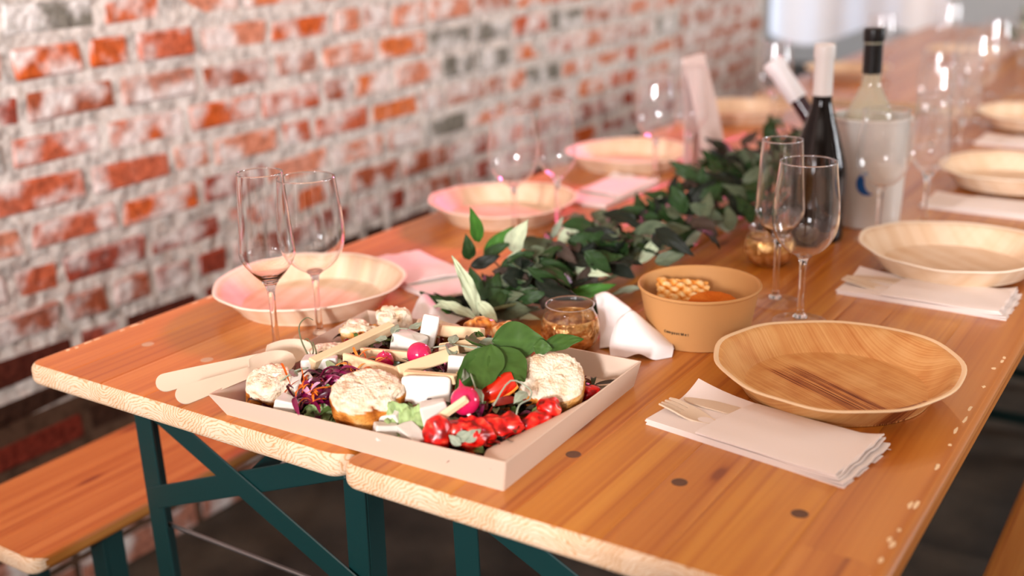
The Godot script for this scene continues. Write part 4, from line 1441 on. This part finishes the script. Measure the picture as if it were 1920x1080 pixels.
# ---------------------------------------------------------------- leaves
func leaf_shapes() -> void:
	var list := []
	for k in 5:
		var b := MB.new()
		var curl: float = [0.10, 0.18, -0.10, 0.05, 0.22][k]
		var ln := noise(500 + k, 3.0, 2)
		b.sheet(8, 14, func(u: float, t: float) -> Vector3:
			var w := pow(maxf(0.0, sin(PI * pow(1.0 - t, 0.82))), 0.9) * (1.0 - 0.25 * (1.0 - t)) + 0.02
			var c := u - 0.5
			var y := curl * sin(t * PI) + 0.10 * absf(c) * w - 0.06 * (1.0 - exp(-pow(c / 0.06, 2.0))) * 0.3 + 0.035 * sin(t * 17.0 + absf(c) * 14.0) * absf(c) * 1.6 + 0.05 * ln.get_noise_2d(c, t)
			return Vector3(1.0 - t, y, c * w), 0.006, null, func(u: float, t: float) -> Color:
				var rib := exp(-pow((u - 0.5) / 0.045, 2.0))
				var vein := pow(0.5 + 0.5 * sin((1.0 - t) * 46.0 - absf(u - 0.5) * 26.0), 6.0) * 0.14
				var g := 0.82 + 0.16 * ln.get_noise_2d(u * 0.8, t * 0.8)
				return Color(1, 1, 1) * (g + 0.42 * rib + vein))
		list.append(b.mesh())
	shared.leaves = list


func leaf_from(parent: Node3D, a: Vector3, b: Vector3, wid: float, roll: float, m: Material, variant: int) -> void:
	var x := b - a
	var x1 := x.normalized()
	var up := Vector3(0.46, 0.6, 0.64)
	var z := x1.cross(up).normalized()
	var y := z.cross(x1)
	var bs := Basis(x1, y, z).rotated(x1, roll)
	part("leaf", shared.leaves[variant % 5], m, parent, Transform3D(Basis(bs.x * x.length(), bs.y * x.length() * 0.7, bs.z * wid), a))


func garland() -> void:
	var r := RandomNumberGenerator.new()
	r.seed = 5
	var g := thing("leaf_garland", "loose garland of dark and sage green leaves running down the middle of the table", "garland", at(0, 0, 0))
	var line := [Vector3(-0.085, 0.012, -0.33), Vector3(-0.07, 0.014, -0.44), Vector3(-0.035, 0.022, -0.56), Vector3(-0.012, 0.026, -0.70), Vector3(0.01, 0.028, -0.86), Vector3(0.012, 0.028, -1.02), Vector3(-0.03, 0.020, -1.2), Vector3(-0.02, 0.016, -1.5), Vector3(0.0, 0.016, -2.05)]
	for s in 4:
		var pts := []
		for k in range(s % 2, line.size() - (s / 2) * 2):
			pts.append(line[k] + Vector3(r.randf_range(-0.035, 0.035), r.randf_range(-0.004, 0.018), r.randf_range(-0.02, 0.02)))
		var b := MB.new()
		b.tube(pts, func(u: float) -> float: return 0.0026 - 0.0012 * u, 6, 5)
		part("twig", b.mesh(), M.stem, g)
	var hero := [
		[Vector3(-0.125, 0.092, -0.420), Vector3(-0.122, 0.143, -0.400), 0.019, 0.30, "leaf_mid"],
		[Vector3(-0.141, 0.066, -0.420), Vector3(-0.138, 0.104, -0.410), 0.019, 0.20, "leaf_deep"],
		[Vector3(-0.146, 0.064, -0.460), Vector3(-0.124, 0.094, -0.500), 0.018, 0.50, "leaf_mid"],
		[Vector3(-0.148, 0.058, -0.460), Vector3(-0.109, 0.081, -0.470), 0.017, 0.30, "leaf_deep"],
		[Vector3(-0.116, 0.066, -0.480), Vector3(-0.081, 0.115, -0.470), 0.028, 0.20, "leaf_sage"],
		[Vector3(-0.102, 0.051, -0.450), Vector3(-0.089, 0.076, -0.460), 0.017, 0.10, "leaf_sage"],
		[Vector3(-0.069, 0.027, -0.335), Vector3(-0.102, 0.101, -0.330), 0.018, 0.25, "leaf_sage"],
		[Vector3(-0.069, 0.047, -0.335), Vector3(-0.035, 0.029, -0.325), 0.016, 0.20, "leaf_sage"],
		[Vector3(-0.068, 0.026, -0.330), Vector3(-0.133, 0.038, -0.335), 0.013, 0.30, "leaf_sage"],
		[Vector3(-0.083, 0.026, -0.335), Vector3(-0.153, 0.021, -0.340), 0.009, 0.60, "leaf_sage"],
		[Vector3(-0.129, 0.009, -0.360), Vector3(-0.179, 0.034, -0.360), 0.020, 0.40, "leaf_deep"],
		[Vector3(-0.123, 0.017, -0.350), Vector3(-0.167, 0.015, -0.340), 0.006, 0.20, "leaf_mid"],
		[Vector3(-0.133, 0.061, -0.410), Vector3(-0.099, 0.075, -0.430), 0.017, 0.30, "leaf_dark"],
		[Vector3(-0.105, 0.028, -0.390), Vector3(-0.127, 0.064, -0.400), 0.020, 0.20, "leaf_deep"],
		[Vector3(-0.096, 0.019, -0.400), Vector3(-0.096, 0.056, -0.420), 0.023, -0.20, "leaf_deep"],
		[Vector3(-0.090, 0.034, -0.500), Vector3(-0.054, 0.036, -0.530), 0.027, 0.50, "leaf_sage"],
		[Vector3(-0.116, 0.048, -0.600), Vector3(-0.079, 0.074, -0.630), 0.023, 0.40, "leaf_sage"],
		[Vector3(-0.095, 0.038, -0.600), Vector3(-0.067, 0.056, -0.630), 0.011, 0.30, "leaf_sage"],
		[Vector3(-0.137, 0.045, -0.620), Vector3(-0.117, 0.082, -0.620), 0.011, 0.30, "leaf_grey"],
		[Vector3(-0.087, 0.038, -0.570), Vector3(-0.050, 0.043, -0.580), 0.011, 0.30, "leaf_sage"],
		[Vector3(-0.048, 0.039, -0.520), Vector3(0.024, 0.046, -0.500), 0.014, 0.50, "leaf_sage"],
		[Vector3(-0.027, 0.017, -0.470), Vector3(0.032, 0.036, -0.500), 0.019, 0.50, "leaf_mid"],
		[Vector3(-0.074, 0.033, -0.700), Vector3(-0.074, 0.063, -0.700), 0.019, 0.10, "leaf_dark"],
		[Vector3(-0.046, 0.033, -0.620), Vector3(-0.007, 0.051, -0.680), 0.023, 0.40, "leaf_deep"],
		[Vector3(0.005, 0.029, -0.620), Vector3(0.017, 0.059, -0.660), 0.018, 0.40, "leaf_sage"],
		[Vector3(-0.053, 0.031, -0.620), Vector3(-0.029, 0.046, -0.630), 0.015, 0.30, "leaf_mid"],
		[Vector3(-0.059, 0.022, -0.470), Vector3(-0.069, 0.031, -0.460), 0.013, 0.30, "leaf_deep"],
		[Vector3(-0.075, 0.014, -0.450), Vector3(-0.026, 0.027, -0.470), 0.021, 0.40, "leaf_deep"],
		[Vector3(-0.080, 0.006, -0.400), Vector3(-0.036, 0.019, -0.420), 0.015, 0.40, "leaf_grey"],
		[Vector3(-0.064, 0.010, -0.400), Vector3(-0.014, 0.015, -0.390), 0.012, 0.40, "leaf_sage"],
		[Vector3(-0.101, 0.019, -0.420), Vector3(-0.056, 0.031, -0.440), 0.014, 0.30, "leaf_deep"],
		[Vector3(-0.091, 0.031, -0.950), Vector3(-0.085, 0.062, -0.950), 0.020, 0.20, "leaf_sage"],
		[Vector3(-0.106, 0.037, -0.950), Vector3(-0.094, 0.080, -0.950), 0.016, 0.20, "leaf_dark"],
		[Vector3(-0.057, 0.019, -0.930), Vector3(-0.038, 0.044, -0.950), 0.019, 0.30, "leaf_grey"],
		[Vector3(-0.086, 0.022, -0.800), Vector3(-0.062, 0.052, -0.840), 0.028, 0.30, "leaf_brown"],
		[Vector3(-0.023, 0.026, -0.780), Vector3(0.014, 0.046, -0.820), 0.023, 0.40, "leaf_deep"],
		[Vector3(0.003, 0.031, -0.880), Vector3(0.038, 0.016, -0.860), 0.017, 0.30, "leaf_grey"],
		[Vector3(0.018, 0.020, -0.740), Vector3(0.031, 0.048, -0.780), 0.013, 0.30, "leaf_grey"],
		[Vector3(-0.092, 0.033, -0.860), Vector3(-0.079, 0.063, -0.860), 0.017, 0.20, "leaf_sage"],
		[Vector3(0.018, 0.021, -0.580), Vector3(-0.029, 0.035, -0.560), 0.022, 0.40, "leaf_dark"],
		[Vector3(0.036, 0.015, -0.560), Vector3(0.009, 0.011, -0.520), 0.011, 0.40, "leaf_grey"],
		[Vector3(0.016, 0.008, -0.450), Vector3(0.038, 0.024, -0.480), 0.015, 0.40, "leaf_deep"],
		[Vector3(-0.047, 0.034, -1.000), Vector3(-0.027, 0.065, -1.040), 0.023, 0.40, "leaf_dark"],
		[Vector3(-0.045, 0.036, -1.100), Vector3(-0.030, 0.077, -1.120), 0.022, 0.40, "leaf_dark"],
		[Vector3(-0.110, 0.025, -1.100), Vector3(-0.089, 0.054, -1.120), 0.021, 0.40, "leaf_deep"]]
	var k := 0
	for q in hero:
		leaf_from(g, q[0], q[1], q[2] * 1.08, q[3] * 0.5, M[q[4]], k)
		k += 1
		# a thin stalk back to the bundle
		if k % 3 == 0:
			var st := MB.new()
			var a: Vector3 = q[0]
			st.tube([a, Vector3(a.x + 0.012, maxf(0.01, a.y - 0.02), a.z - 0.016), Vector3(a.x + 0.02, 0.010, a.z - 0.035)], func(u: float) -> float: return 0.0009 + 0.0006 * u, 6, 4)
			part("twig", st.mesh(), M.stem, g)
	var kinds := ["leaf_deep", "leaf_deep", "leaf_dark", "leaf_dark", "leaf_dark", "leaf_dull", "leaf_dull", "leaf_deep", "leaf_brown"]
	for i in 300:
		var f := pow(r.randf(), 1.1) * 6.6 + 0.3
		var j := int(f)
		var c: Vector3 = (line[j] as Vector3).lerp(line[mini(j + 1, 8)], f - j)
		var half := 0.085 if j > 1 else 0.042
		var a := c + Vector3(r.randf_range(-half, half), r.randf_range(0.0, 0.062), r.randf_range(-0.02, 0.02))
		if a.z > -0.40:
			a.y = minf(a.y, 0.02)
		var d := Vector3(r.randf_range(-1, 1), r.randf_range(-0.1, 0.75), r.randf_range(-1, 0.6)).normalized()
		if c.z > -0.42:
			d.z = -absf(d.z)
		var l := r.randf_range(0.048, 0.078)
		var e := a + d * l
		e.y = maxf(e.y, 0.008)
		var hi := 0.105 if c.z < -0.74 else (0.058 if c.z < -0.5 else 0.042)
		e.y = minf(e.y, hi)
		# keep clear of the bowl and the gold candle glasses
		if Vector2(e.x - 0.165, e.z + 0.47).length() < 0.092 or Vector2(a.x - 0.165, a.z + 0.47).length() < 0.08 or Vector2(e.x - 0.045, e.z + 0.362).length() < 0.05 or Vector2(a.x - 0.045, a.z + 0.362).length() < 0.05 or Vector2(e.x - 0.127, e.z + 0.79).length() < 0.055 or Vector2(e.x - 0.14, e.z + 0.955).length() < 0.05 or Vector2(e.x - 0.1, e.z + 1.19).length() < 0.07 or Vector2(e.x - 0.18, e.z + 1.085).length() < 0.08:
			continue
		leaf_from(g, a, e, l * r.randf_range(0.32, 0.48), r.randf_range(-0.9, 0.9), M[kinds[r.randi_range(0, 8)]], i)
	var fb := MB.new()
	fb.lathe([Vector2(0, -0.003), Vector2(0.0016, -0.002), Vector2(0.002, 0.0), Vector2(0.0035, 0.002), Vector2(0.0015, 0.0025), Vector2(0, 0.001)], 8)
	for q in [Vector3(-0.075, 0.041, -0.468), Vector3(-0.052, 0.041, -0.468), Vector3(-0.046, 0.043, -0.470), Vector3(-0.050, 0.045, -0.472), Vector3(-0.026, 0.042, -0.468), Vector3(-0.022, 0.044, -0.470), Vector3(-0.029, 0.045, -0.471), Vector3(-0.020, 0.040, -0.467)]:
		part("flower", fb.mesh(), M.lilac, g, Transform3D(Basis.from_euler(Vector3(r.randf_range(-1, 1), r.randf(), r.randf_range(-1, 1))).scaled(Vector3.ONE * 1.3), q))


# ---------------------------------------------------------------- things down the middle of the tables
func candle_glass(label: String, x: float, z: float, s: float) -> void:
	var t := thing("candle_glass", label, "candle holder", at(x, 0, z), 0.0, "gold mottled candle glasses")
	t.scale = Vector3.ONE * s
	var b := MB.new()
	b.lathe([Vector2(0.0, 0.0), Vector2(0.018, 0.0), Vector2(0.022, 0.001), Vector2(0.030, 0.008), Vector2(0.0345, 0.019), Vector2(0.0350, 0.027), Vector2(0.0333, 0.036), Vector2(0.0318, 0.039), Vector2(0.0306, 0.039), Vector2(0.0325, 0.033), Vector2(0.0335, 0.026), Vector2(0.033, 0.019), Vector2(0.028, 0.009), Vector2(0.02, 0.003), Vector2(0.0, 0.003)], 48, 4)
	part("cup", b.mesh(), M.mercury_glass, t)
	var n := MB.new()
	n.lathe([Vector2(0.0320, 0.0392), Vector2(0.0285, 0.046), Vector2(0.0272, 0.0505), Vector2(0.0285, 0.0545)], 48, 4)
	part("neck", n.mesh(), M.thin_glass, t)
	var r := MB.new()
	r.lathe([Vector2(0.0275, 0.0545), Vector2(0.0285, 0.0538), Vector2(0.0295, 0.0545), Vector2(0.0285, 0.0554), Vector2(0.0275, 0.0545)], 48)
	part("rim", r.mesh(), M.solid_glass, t)
	var w := MB.new()
	w.lathe([Vector2(0.0, 0.0035), Vector2(0.019, 0.0035), Vector2(0.0195, 0.016), Vector2(0.018, 0.0175), Vector2(0.0, 0.017)], 24)
	var cd := part("candle", w.mesh(), M.candle_wax, t)
	var wk := MB.new()
	wk.tube([Vector3(0, 0.015, 0), Vector3(0.0005, 0.02, 0), Vector3(0.0015, 0.024, 0.001)], func(_u: float) -> float: return 0.0007, 6, 2)
	part("wick", wk.mesh(), M.print_black, cd)


func kraft_bowl() -> void:
	var t := thing("kraft_bowl", "round kraft paper bowl of crackers in front of the flute", "bowl", at(0.160, 0, -0.470))
	var b := MB.new()
	b.lathe([Vector2(0.0, 0.001), Vector2(0.055, 0.001), Vector2(0.0585, 0.0), Vector2(0.0595, 0.001), Vector2(0.0705, 0.0615), Vector2(0.0722, 0.0628), Vector2(0.0736, 0.0648), Vector2(0.0728, 0.0668), Vector2(0.071, 0.0668), Vector2(0.0698, 0.0645), Vector2(0.0690, 0.0615), Vector2(0.0582, 0.004), Vector2(0.0, 0.004)], 72)
	part("body", b.mesh(), M.kraft_bowl, t)
	# the printed line near the foot
	var word := "Compost Me!"
	var start := -0.23
	var font := SystemFont.new()
	font.font_names = PackedStringArray(["Droid Sans"])
	font.font_weight = 700
	var a := start
	for ch in word:
		if ch != " ":
			var tm := TextMesh.new()
			tm.font = font
			tm.text = ch
			tm.font_size = 32
			tm.pixel_size = 0.0046 / 32.0
			tm.depth = 0.0003
			var rad := 0.0595 + 0.0046
			var y := 0.023
			var dir := Vector3(sin(a), 0, cos(a))
			var bas := Basis(Vector3.UP, a) * Basis(Vector3.RIGHT, 0.18)
			part("letter", tm, M.print_black, t, Transform3D(bas, Vector3(0, y, 0) + dir * rad))
		a += {"m": 0.098, "M": 0.096, "!": 0.05, " ": 0.042, "t": 0.054, "s": 0.06}.get(ch, 0.07) * 0.66
	# crackers
	var cc := [lin(160, 80, 20), lin(206, 126, 48), lin(226, 170, 96), lin(236, 206, 156)]
	var sq := MB.new()
	var cn := noise(601, 60.0, 3)
	sq.sheet(40, 28, func(u: float, s: float) -> Vector3:
		var x := (u - 0.5) * 0.062
		var z := (s - 0.5) * 0.044
		var e := maxf(absf(u - 0.5), absf(s - 0.5)) * 2.0
		x *= 1.0 + 0.02 * sin(s * 50.0) * e
		z *= 1.0 + 0.02 * sin(u * 66.0) * e
		return Vector3(x, 0.0016 * sin(u * 24.0) * sin(s * 18.0) + cn.get_noise_2d(x, z) * 0.003, z), 0.002, null, func(u: float, s: float) -> Color:
			return ramp(cc, 0.55 + 0.4 * sin(u * 24.0) * sin(s * 18.0) + 0.5 * cn.get_noise_2d(u * 0.1, s * 0.1)))
	lone("cracker", sq.mesh(), M.bread, "blistered square cracker standing against the back of the kraft bowl", "cracker", Transform3D(Basis.from_euler(Vector3(0.42, 0.45, -0.10)), at(0.137, 0.050, -0.474)), "crackers in the kraft bowl")
	for q in [["smooth round orange cracker lying in the kraft bowl", Vector3(0.182, 0.046, -0.462), Vector3(0.14, 0.0, -0.08)], ["round cracker beneath the smooth orange one in the kraft bowl", Vector3(0.172, 0.036, -0.474), Vector3(0.05, 0.3, 0.1)], ["round cracker low in the kraft bowl under the square cracker", Vector3(0.140, 0.030, -0.474), Vector3(-0.2, 0.2, 0.2)]]:
		var rc := MB.new()
		rc.lathe([Vector2(0, -0.0022), Vector2(0.026, -0.0022), Vector2(0.029, -0.001), Vector2(0.0292, 0.001), Vector2(0.026, 0.0024), Vector2(0, 0.0028)], 40, 2, func(an: float, p: Vector2) -> Vector2: return Vector2(0.0006 * sin(an * 14.0) * (p.x / 0.029), 0.0))
		for i in rc.c.size():
			rc.c[i] = ramp([lin(198, 96, 26), lin(216, 124, 44)], 0.5 + cn.get_noise_3dv(rc.v[i] * 0.7))
		lone("cracker", rc.mesh(), M.bread, q[0], "cracker", Transform3D(Basis.from_euler(q[2]), at(q[1].x, q[1].y, q[1].z)), "crackers in the kraft bowl")


func bottle_shape(body_r: float, shoulder: float, top: float, neck_r: float, slope: float) -> ArrayMesh:
	var b := MB.new()
	b.lathe([Vector2(0, 0.004), Vector2(body_r * 0.6, 0.001), Vector2(body_r * 0.93, 0.0), Vector2(body_r, 0.005), Vector2(body_r, 0.04), Vector2(body_r, shoulder * 0.8), Vector2(body_r * 0.985, shoulder), Vector2(lerpf(body_r, neck_r, 0.35), shoulder + slope * 0.36), Vector2(lerpf(body_r, neck_r, 0.8), shoulder + slope * 0.76), Vector2(neck_r * 1.04, shoulder + slope), Vector2(neck_r, top - 0.02), Vector2(neck_r, top), Vector2(0, top + 0.001)], 48, 4)
	return b.mesh()


func capsule_shape(r: float, y0: float, y1: float) -> ArrayMesh:
	var b := MB.new()
	b.lathe([Vector2(r * 1.04, y0), Vector2(r * 1.06, y0 + 0.001), Vector2(r * 1.03, y1 - 0.022), Vector2(r * 1.16, y1 - 0.020), Vector2(r * 1.16, y1 - 0.004), Vector2(r * 1.06, y1), Vector2(0, y1 + 0.0005)], 36)
	return b.mesh()


func centre_pieces() -> void:
	candle_glass("round gold mottled candle glass between the tray and the crumpled white cloth", 0.045, -0.360, 1.0)
	candle_glass("round gold mottled candle glass behind the kraft bowl, under the flute", 0.127, -0.790, 1.0)
	kraft_bowl()
	# dark bottle
	var t := thing("wine_bottle", "dark red wine bottle with a silver neck foil", "bottle", at(0.140, 0, -0.955), 0.0, "wine bottles")
	part("glass", bottle_shape(0.0425, 0.112, 0.29, 0.0135, 0.108), M.wine_dark, t)
	part("neck_foil", capsule_shape(0.0136, 0.222, 0.298), M.capsule_silver, t)
	# white bucket with the pale bottle in it
	var bk := thing("ice_bucket", "white ice bucket with a blue crescent, beside the dark bottle", "ice bucket", at(0.180, 0, -1.085))
	var b := MB.new()
	b.lathe([Vector2(0, 0.002), Vector2(0.05, 0.002), Vector2(0.054, 0.0), Vector2(0.055, 0.003), Vector2(0.060, 0.166), Vector2(0.0625, 0.168), Vector2(0.063, 0.174), Vector2(0.061, 0.1755), Vector2(0.0575, 0.173), Vector2(0.0525, 0.006), Vector2(0, 0.006)], 56)
	part("bucket", b.mesh(), M.bucket_white, bk)
	var cr := MB.new()
	cr.sheet(20, 5, func(u: float, s: float) -> Vector3:
		var a := lerpf(1.9, 4.9, u)
		var w := 0.0125 * sin(PI * clampf(u, 0.03, 0.97))
		var rr := 0.0165 + (s - 0.5) * 2.0 * w * 0.5
		var px := cos(a) * rr
		var y := 0.077 - sin(-a) * rr * 1.1
		var th := 0.38 + px / 0.058
		var rad := 0.0549 + (y / 0.163) * 0.005 + 0.0008
		return Vector3(sin(th) * rad, y, cos(th) * rad), 0.0004)
	part("blue_crescent", cr.mesh(), M.bucket_blue, bk)
	var pb := thing("wine_bottle", "pale clear wine bottle with a black cap standing in the white ice bucket", "bottle", at(0.178, 0.008, -1.085), 0.0, "wine bottles")
	pb.rotation.z = 0.012
	part("glass", bottle_shape(0.0375, 0.165, 0.285, 0.0138, 0.055), M.pale_bottle_glass, pb)
	var wn := MB.new()
	wn.lathe([Vector2(0, 0.006), Vector2(0.034, 0.006), Vector2(0.035, 0.16), Vector2(0.033, 0.17), Vector2(0, 0.171)], 32)
	part("wine", wn.mesh(), mat("white_wine", c8(172, 168, 152), 0.2), pb)
	part("cap", capsule_shape(0.0142, 0.232, 0.303), M.capsule_black, pb)
	# the leaning bottle behind
	var lb := thing("wine_bottle", "wine bottle with a white neck foil leaning behind the dark bottle", "bottle", at(0.146, 0.012, -1.19), 0.0, "wine bottles")
	lb.rotation = Vector3(0.04, 0.0, 0.64)
	var co := MB.new()
	co.lathe([Vector2(0, 0.002), Vector2(0.05, 0.002), Vector2(0.0535, 0.0), Vector2(0.056, 0.003), Vector2(0.058, 0.118), Vector2(0.057, 0.121), Vector2(0.0545, 0.119), Vector2(0.052, 0.006), Vector2(0, 0.006)], 48)
	lone("wine_cooler", co.mesh(), M.cooler_plum, "dull plum coloured wine cooler behind the dark bottle", "wine cooler", Transform3D(Basis(), at(0.100, 0, -1.19)))
	part("glass", bottle_shape(0.037, 0.10, 0.28, 0.0136, 0.07), M.bottle_plum, lb)
	part("neck_foil", capsule_shape(0.0165, 0.205, 0.285), M.capsule_white, lb)
	# tall menu card: one strip folded into a tent
	var mc := thing("menu_card", "tall narrow pinkish beige menu card folded as a tent between the wall side plates", "card", at(0, 0, 0))
	for s in 2:
		var q := MB.new()
		var foot := -0.184 if s == 0 else -0.236
		q.sheet(1, 8, func(u: float, v: float) -> Vector3:
			var z := lerpf(-1.285, -1.385, u)
			return Vector3(lerpf(foot, -0.2375, v) + 0.004 * sin(v * PI), lerpf(0.0008, 0.226, v), z + 0.01 * v), 0.0007)
		part("panel", q.mesh(), M.menu_card, mc)
	# white cloth knotted at the end of the garland
	cloth("crumpled white cloth in soft folds between the candle glass and the kraft bowl", [
		[Vector3(0.078, 0.001, -0.372), Vector3(0.100, 0.006, -0.378), Vector3(0.120, 0.004, -0.398), Vector3(0.140, 0.002, -0.420), Vector3(0.158, 0.001, -0.436)],
		[Vector3(0.055, 0.008, -0.415), Vector3(0.075, 0.020, -0.415), Vector3(0.100, 0.036, -0.412), Vector3(0.124, 0.014, -0.408), Vector3(0.156, 0.002, -0.406)],
		[Vector3(0.035, 0.038, -0.440), Vector3(0.052, 0.044, -0.440), Vector3(0.078, 0.036, -0.436), Vector3(0.114, 0.020, -0.418), Vector3(0.152, 0.003, -0.414)],
		[Vector3(0.018, 0.022, -0.466), Vector3(0.040, 0.034, -0.462), Vector3(0.064, 0.024, -0.454), Vector3(0.082, 0.012, -0.442), Vector3(0.134, 0.001, -0.430)]])
	cloth("white cloth corner standing up like a tent in front of the kraft bowl", [
		[Vector3(0.101, 0.001, -0.356), Vector3(0.118, 0.001, -0.360), Vector3(0.134, 0.007, -0.364), Vector3(0.150, 0.001, -0.370), Vector3(0.164, 0.001, -0.388)],
		[Vector3(0.096, 0.014, -0.364), Vector3(0.108, 0.018, -0.364), Vector3(0.122, 0.026, -0.378), Vector3(0.146, 0.016, -0.382), Vector3(0.160, 0.007, -0.400)],
		[Vector3(0.093, 0.030, -0.384), Vector3(0.099, 0.036, -0.386), Vector3(0.108, 0.041, -0.396), Vector3(0.130, 0.026, -0.402), Vector3(0.152, 0.007, -0.412)],
		[Vector3(0.092, 0.034, -0.402), Vector3(0.098, 0.038, -0.402), Vector3(0.106, 0.042, -0.404), Vector3(0.126, 0.024, -0.412), Vector3(0.148, 0.006, -0.420)]])
	cloth("white cloth ends poking out between the tray and the garland on the wall side", [
		[Vector3(-0.165, 0.004, -0.305), Vector3(-0.150, 0.008, -0.302), Vector3(-0.130, 0.014, -0.300), Vector3(-0.105, 0.010, -0.300)],
		[Vector3(-0.178, 0.010, -0.345), Vector3(-0.160, 0.034, -0.335), Vector3(-0.135, 0.028, -0.330), Vector3(-0.100, 0.012, -0.320)],
		[Vector3(-0.205, 0.004, -0.390), Vector3(-0.180, 0.026, -0.380), Vector3(-0.150, 0.014, -0.370), Vector3(-0.110, 0.010, -0.350)],
		[Vector3(-0.210, 0.002, -0.430), Vector3(-0.185, 0.006, -0.420), Vector3(-0.150, 0.006, -0.410), Vector3(-0.115, 0.004, -0.390)]])


func cloth(label: String, pts: Array) -> void:
	var nr := pts.size()
	var nc: int = pts[0].size()
	var row := func(j: int, u: float) -> Vector3:
		var f := u * (nc - 1)
		var i := mini(int(f), nc - 2)
		return (pts[j][i] as Vector3).cubic_interpolate(pts[j][i + 1], pts[j][maxi(i - 1, 0)], pts[j][mini(i + 2, nc - 1)], f - i)
	var b := MB.new()
	b.sheet(40, 36, func(u: float, t: float) -> Vector3:
		var f := t * (nr - 1)
		var j := mini(int(f), nr - 2)
		var p := (row.call(j, u) as Vector3).cubic_interpolate(row.call(j + 1, u), row.call(maxi(j - 1, 0), u), row.call(mini(j + 2, nr - 1), u), f - j)
		p.y = maxf(p.y, 0.001)
		return p, 0.0006)
	lone("white_cloth", b.mesh(), M.white_cloth, label, "cloth", Transform3D(Basis(), at(0, 0, 0)))


# ---------------------------------------------------------------- what can be made out beyond
func far_tables() -> void:
	trestle_table("trestle_table", "blurred far trestle table beyond the leaning bottle, on the wall side", Vector3(-0.25, TY, -2.32), 0.02, 2.2, 3, false)
	trestle_table("trestle_table", "blurred far trestle table beyond the ice bucket, on the open side", Vector3(0.255, TY, -2.30), 0.02, 2.2, 4, false)
	for q in [["blurred pale plate on the far table straight above the black cap", Vector3(-0.14, 0, -3.35)], ["blurred pale plate at the far right end of the far table", Vector3(0.34, 0, -2.75)], ["blurred pale plate on the far table near its greenery", Vector3(0.36, 0, -3.6)], ["blurred pale plate at the wall side of the far table", Vector3(-0.36, 0, -2.75)]]:
		plate(q[0], at(q[1].x, 0, q[1].z), q[1].z)
	var n := 0
	for q in [["wine", 0.10, -2.50, "hazy wine glass nearest the ice bucket among those on the far table"], ["flute", 0.15, -2.62, "hazy flute standing second in the row of far table glasses"], ["wine", 0.24, -2.86, "hazy wine glass in the middle of the far table's glasses, beside its open side plate"], ["flute", 0.16, -3.02, "hazy flute in the middle of the far table's glasses"],
		["wine", 0.24, -3.3, "faint wine glass in front of the far table's greenery"], ["flute", 0.30, -3.42, "faint flute at the frame edge by the far table's greenery"], ["wine", -0.22, -2.58, "hazy wine glass above the leaning bottle on the far table"], ["wine", -0.14, -3.05, "faint wine glass in front of the white stand-in sheet"]]:
		glass(q[0], q[1], q[2], 0.0, q[3])
	var g := thing("leaf_garland", "blurred greenery along the middle of the far table", "garland", at(0, 0, 0))
	var r := RandomNumberGenerator.new()
	r.seed = 91
	for i in 110:
		var a := Vector3(0.04 + r.randf_range(-0.09, 0.09), r.randf_range(0.02, 0.09), r.randf_range(-4.3, -3.55))
		var e := a + Vector3(r.randf_range(-1, 1), r.randf_range(-0.2, 0.9), r.randf_range(-1, 1)).normalized() * 0.08
		e.y = maxf(e.y, 0.015)
		leaf_from(g, a, e, 0.034, r.randf_range(-1, 1), M[["leaf_grey", "leaf_deep", "leaf_sage", "leaf_mid"][i % 4]], i)
	# a white sheet stands in for an unclear bright shape past the brick wall
	var b := MB.new()
	b.sheet(40, 16, func(u: float, t: float) -> Vector3:
		return Vector3(lerpf(-1.36, -0.52, u), lerpf(-0.08 - 0.05 * sin(u * 7.0), 1.5, t), -4.75 + 0.012 * sin(u * 26.0) + 0.02 * sin(u * 11.0 + t)), 0.002)
	lone("white_stand_in", b.mesh(), M.white_cloth, "bright white stand-in sheet for an unclear shape past the end of the brick wall", "cloth", Transform3D(Basis(), at(0, 0, 0)))
